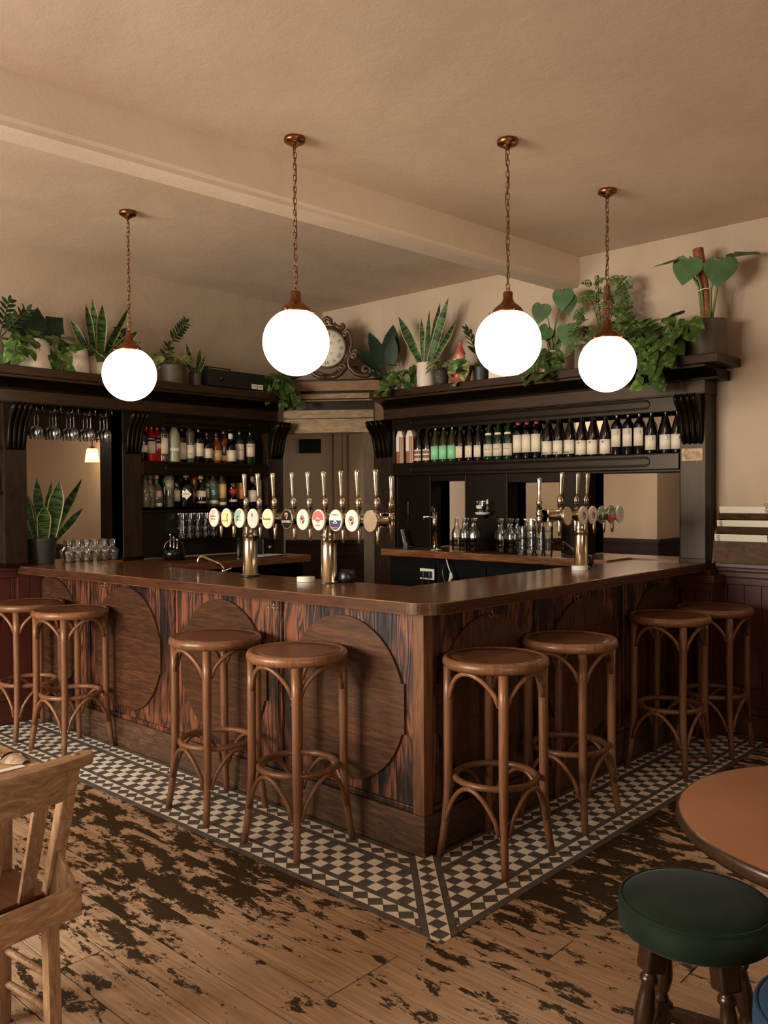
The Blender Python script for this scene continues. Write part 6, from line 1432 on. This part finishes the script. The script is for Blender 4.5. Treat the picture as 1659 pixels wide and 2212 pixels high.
# menu rack at the end of the bar
rk = thing('menu_rack', 'dark rough wood menu rack with three tiers on the right dado ledge', 'rack', (2.72, -.37, 1.131))
RW = wood('rough_rack_wood', S(30, 20, 13), S(92, 58, 34), scale=(5, 9, 20), rough=.6, bump=.3, var=.15)
MB().box(.06, .085, -.19, .17, 0, .34).build('back_board', RW, rk, .003, world=False)
for s, (a, b) in (('l', (.160, .175)), ('r', (-.195, -.18))): MB().prism([(-.09, 0), (.085, 0), (.085, .36), (.05, .36), (-.05, .20)], a, b, 'y').build('side', RW, rk, .002, world=False)
TI = [(-.085, .005, .145), (-.045, .192, .236), (-.005, .282, .320)]
for i, (d, z0, z1) in enumerate(TI): MB().prism([(d, z0), (d-.02, z1), (d-.008, z1), (d+.012, z0)], -.18, .16, 'y').build('front_slat', RW, rk, .002, world=False)
for i, (d, z0, z1) in enumerate(((-.105+.015, .145, .182), (-.065+.015, .236, .270), (-.025+.015, .320, .356))):
    for j in range(3):
        o_ = .003*j
        pts = [(d+o_+.002, z0-.03), (d-.018+o_, z1+.003*j), (d-.0165+o_, z1+.003*j), (d+.0035+o_, z0-.03)]
        mn = MB().prism(pts, -.172, .152, 'y').build('menu', PAPER, rk, world=False)
        if j == 0:
            nrm = V((-.12, 0, .055)).normalized(); u = V((-.02, 0, .077)).normalized()
            tx = 'NW' if i < 2 else 'DRINKS'
            yy = .128 if i < 2 else -.14
            put_text('lettering', tx, .03, mn, (d-.0142, yy, z0+.012), u*-1, (0, -1, 0), INK)
bxp = thing('paper_stack', 'stack of pale paper menus lying on the red dado cap', 'paper', (2.775, -.53, 1.131))
for i in range(6): MB().box(-.05, .05, -.24, .21, i*.0062, i*.0062+.0056).build('sheet', PAPER, bxp, world=False)
MB().box(2.728, 2.83, -.80, -.30, 1.1302, 1.1309).build('paper_mat', RED, None) if False else None
# plaque on the right pillar
pq = thing('notice_plaque', 'small worn metal notice on the right pillar below the corbel', 'notice', (2.658, -.056, 1.79)); MB().box(-.003, .0, -.068, .072, 0, .082).build('plate', mat('worn_plate', S(150, 122, 88), .5, .4, noise=(S(110, 86, 60), 40, .4, .6)), pq, .001, world=False)
for i in range(7): MB().box(-.0036, -.003, -.05, .054, .018+.007*i, .020+.007*i).build('printed_line', mat('faded_ink', S(96, 72, 48), .6), pq, world=False)
# water tap, bracket shelf, knife, scissors on the back counter
t = thing('water_tap', 'slim chrome water tap with black lever on the right back counter', 'tap', (2.44, 1.94, 1.141), PI*.5)
MB().lathe([(.055, 0), (.055, .004), (.022, .006), (.02, .012)], 24).build('tap_base', CHROME, t, world=False); MB().lathe([(.019, .01), (.018, .2), (.019, .21), (.019, .30)], 20).build('column', CHROME, t, world=False)
MB().tube([(0, 0, .255), (.03, .02, .262), (.075, .04, .262), (.082, .043, .24)], [.009, .009, .009, .010], 10).build('spout', CHROME, t, world=False)
MB().prism([(-.02, .30), (.019, .30), (.03, .345), (.012, .352), (-.012, .33)], -.016, .016, 'y').build('lever', BLACKP, t, .004, world=False)
t = thing('bracket_shelf', 'tiny round bracket shelf on the dark post between two openings', 'shelf', (2.70, 1.62, 1.42)); MB().lathe([(0, 0), (.05, 0), (.06, .012), (.06, .018), (0, .018)], 24, c=(-.055, 0, 0)).build('plate', WHITEP, t, world=False); MB().box(-.04, 0, -.01, .01, -.03, 0).build('bracket', BLACKW, t, world=False)
t = thing('glass_tumbler', 'labelled glass tumbler on the tiny bracket shelf', 'glass', (2.64, 1.635, 1.4385)); link('glass_side', TUM, t); link('glass_base', TUMB, t); MB().lathe([(.0345, .03), (.036, .055)], 12, close=False, a0=2.2, a1=4).build('label', PAPER, t, world=False)
t = thing('spray_bottle', 'little white-topped spray bottle on the tiny bracket shelf', 'bottle', (2.645, 1.575, 1.4385)); MB().lathe([(0, 0), (.014, 0), (.015, .05), (.008, .058), (.008, .065)], 14).build('bottle_glass', CLEAR, t, world=False); MB().lathe([(.010, .064), (.010, .08), (.007, .084), (.007, .10), (0, .102)], 14).build('spray_head', WHITEP, t, world=False)
t = thing('bar_knife', 'small knife with a bright blade hanging on the dark post', 'knife', (2.695, 2.44, 1.42)); MB().prism([(-.012, 0), (.012, 0), (.010, -.06), (.0, -.115), (-.006, -.10)], -.0035, 0, 'x').build('blade', CHROME, t, world=False); MB().box(-.008, 0, -.009, .009, 0, .1).build('handle', BLACKP, t, .003, world=False)
t = thing('bar_grater', 'narrow black grater leaning on the back counter below the knife', 'grater', (2.62, 2.40, 1.141), .2); MB().box(-.012, .012, -.02, .02, 0, .03).build('base', BLACKP, t, world=False); MB().box(-.003, .003, -.014, .014, .03, .15, Matrix.Rotation(-.25, 4, 'X')).build('blade', BLACKP, t, world=False); MB().box(-.004, -.003, .010, .013, .03, .15, Matrix.Rotation(-.25, 4, 'X')).build('edge', CHROME, t, world=False)
# sockets and leads
def socket(lb, loc, rz, plugs):
    t = thing('wall_socket', lb, 'socket', loc, rz); MB().box(-.073, .073, -.008, 0, -.043, .043).build('plate', WHITEP, t, .002, world=False)
    for x in plugs:
        p = MB().box(x-.024, x+.024, -.04, -.008, -.028, .024).build('plug', BLACKP, t, .008, world=False)
        MB().tube([(x, -.03, -.03), (x+.005, -.03, -.08), (x-.01, -.025, -.12), (x-.04, -.02, -.15)], .004, 6).build('lead', BLACKP, p, world=False)
    return t
socket('white double socket with two black plugs beside the corner doorway', (1.945, 3.61, 1.34), -.0, (-.035, .035)); socket('white double socket with a lead below the first double socket', (1.945, 3.61, 1.235), 0, (.035,))
socket('white double socket below the right back counter', (2.40, 1.98, .95), -PI/2, (-.03, .03))
t = thing('card_machine', 'black box with a chrome dial on the left back counter', 'machine', (1.76, 3.22, 1.0905), .1); MB().box(-.07, .07, -.06, .06, 0, .13).build('case', BLACKP, t, .006, world=False); MB().lathe([(.016, 0), (.014, .012), (0, .012)], 16, M=Matrix.Translation((.0, -.06, .06))@Matrix.Rotation(PI/2, 4, 'X')).build('dial', CHROME, t, world=False)
t = thing('clipboard_papers', 'sheets of paper spread on the left back counter', 'paper', (1.62, 3.05, 1.0905), .2); MB().box(-.16, .16, -.1, .1, 0, .004).build('board', BLACKP, t, world=False); MB().box(-.13, .16, -.095, .09, .0042, .0062).build('sheet', PAPER, t, world=False)
t = thing('steel_flask', 'dark cylinder flask standing on the left back counter', 'flask', (1.42, 3.12, 1.0905)); MB().lathe([(0, 0), (.02, 0), (.021, .004), (.021, .10), (.017, .104), (.017, .13), (0, .132)], 18).build('flask_body', mat('gunmetal', S(52, 52, 50), .3, .8), t, world=False); MB().lathe([(.012, .132), (.012, .15), (0, .152)], 14).build('cap', BLACKP, t, world=False)
t = thing('ice_bucket', 'black ice bucket at the left end of the back counter', 'bucket', (.90, 3.25, 1.0905)); MB().lathe([(0, 0), (.08, 0), (.088, .09), (.085, .09), (.08, .02), (0, .02)], 28).build('bucket_body', mat('black_steel', S(26, 26, 25), .2, .6), t, world=False); MB().tube([(-.086*math.cos(a), 0, .088+.07*math.sin(a)) for a in [PI*j/12 for j in range(13)]], .004, 6).build('handle', CHROME, t, world=False)
for i in range(3): 
    q = thing('bar_tool', ('tall steel', 'middle steel', 'short steel')[i]+' bar tool standing in the ice bucket', 'tool', (.87+.03*i, 3.25, 1.112)); MB().tube([(0, 0, 0), (0, 0, .12+.02*(2-i))], .005, 8).build('shaft', CHROME, q, world=False); MB().lathe([(0, -.012), (.009, 0), (0, .012)], 10, c=(0, 0, .13+.02*(2-i))).build('end', CHROME, q, world=False)
# brush and hanging spray lead in the gap behind the counter
t = thing('floor_brush', 'white-handled brush leaning on the pillar by the corner doorway', 'brush', (2.58, 2.55, 0), 0); MB().tube([(0, 0, 0), (.03, 0, 1.02)], .012, 10).build('handle', WHITEP, t, world=False); MB().tube([(.03, 0, 1.0), (.033, 0, 1.08)], .013, 10).build('grip', BLACKP, t, world=False)
t = thing('drinks_gun', 'pale drinks gun hanging on black hoses under the back counter', 'drinks gun', (2.36, 1.77, 1.08), 0)
MB().tube([(0, 0, 0), (-.02, .01, -.10), (-.02, -.02, -.2), (-.01, -.05, -.3)], .009, 8).build('hose', BLACKP, t, world=False); MB().tube([(-.01, -.02, 0), (-.02, -.05, -.06), (-.025, -.075, -.10)], .005, 8).build('hose', WHITEP, t, world=False); MB().tube([(-.025, -.075, -.10), (-.03, -.085, -.13), (-.03, -.06, -.17)], [.012, .016, .009], 10).build('gun_head', WHITEP, t, world=False)
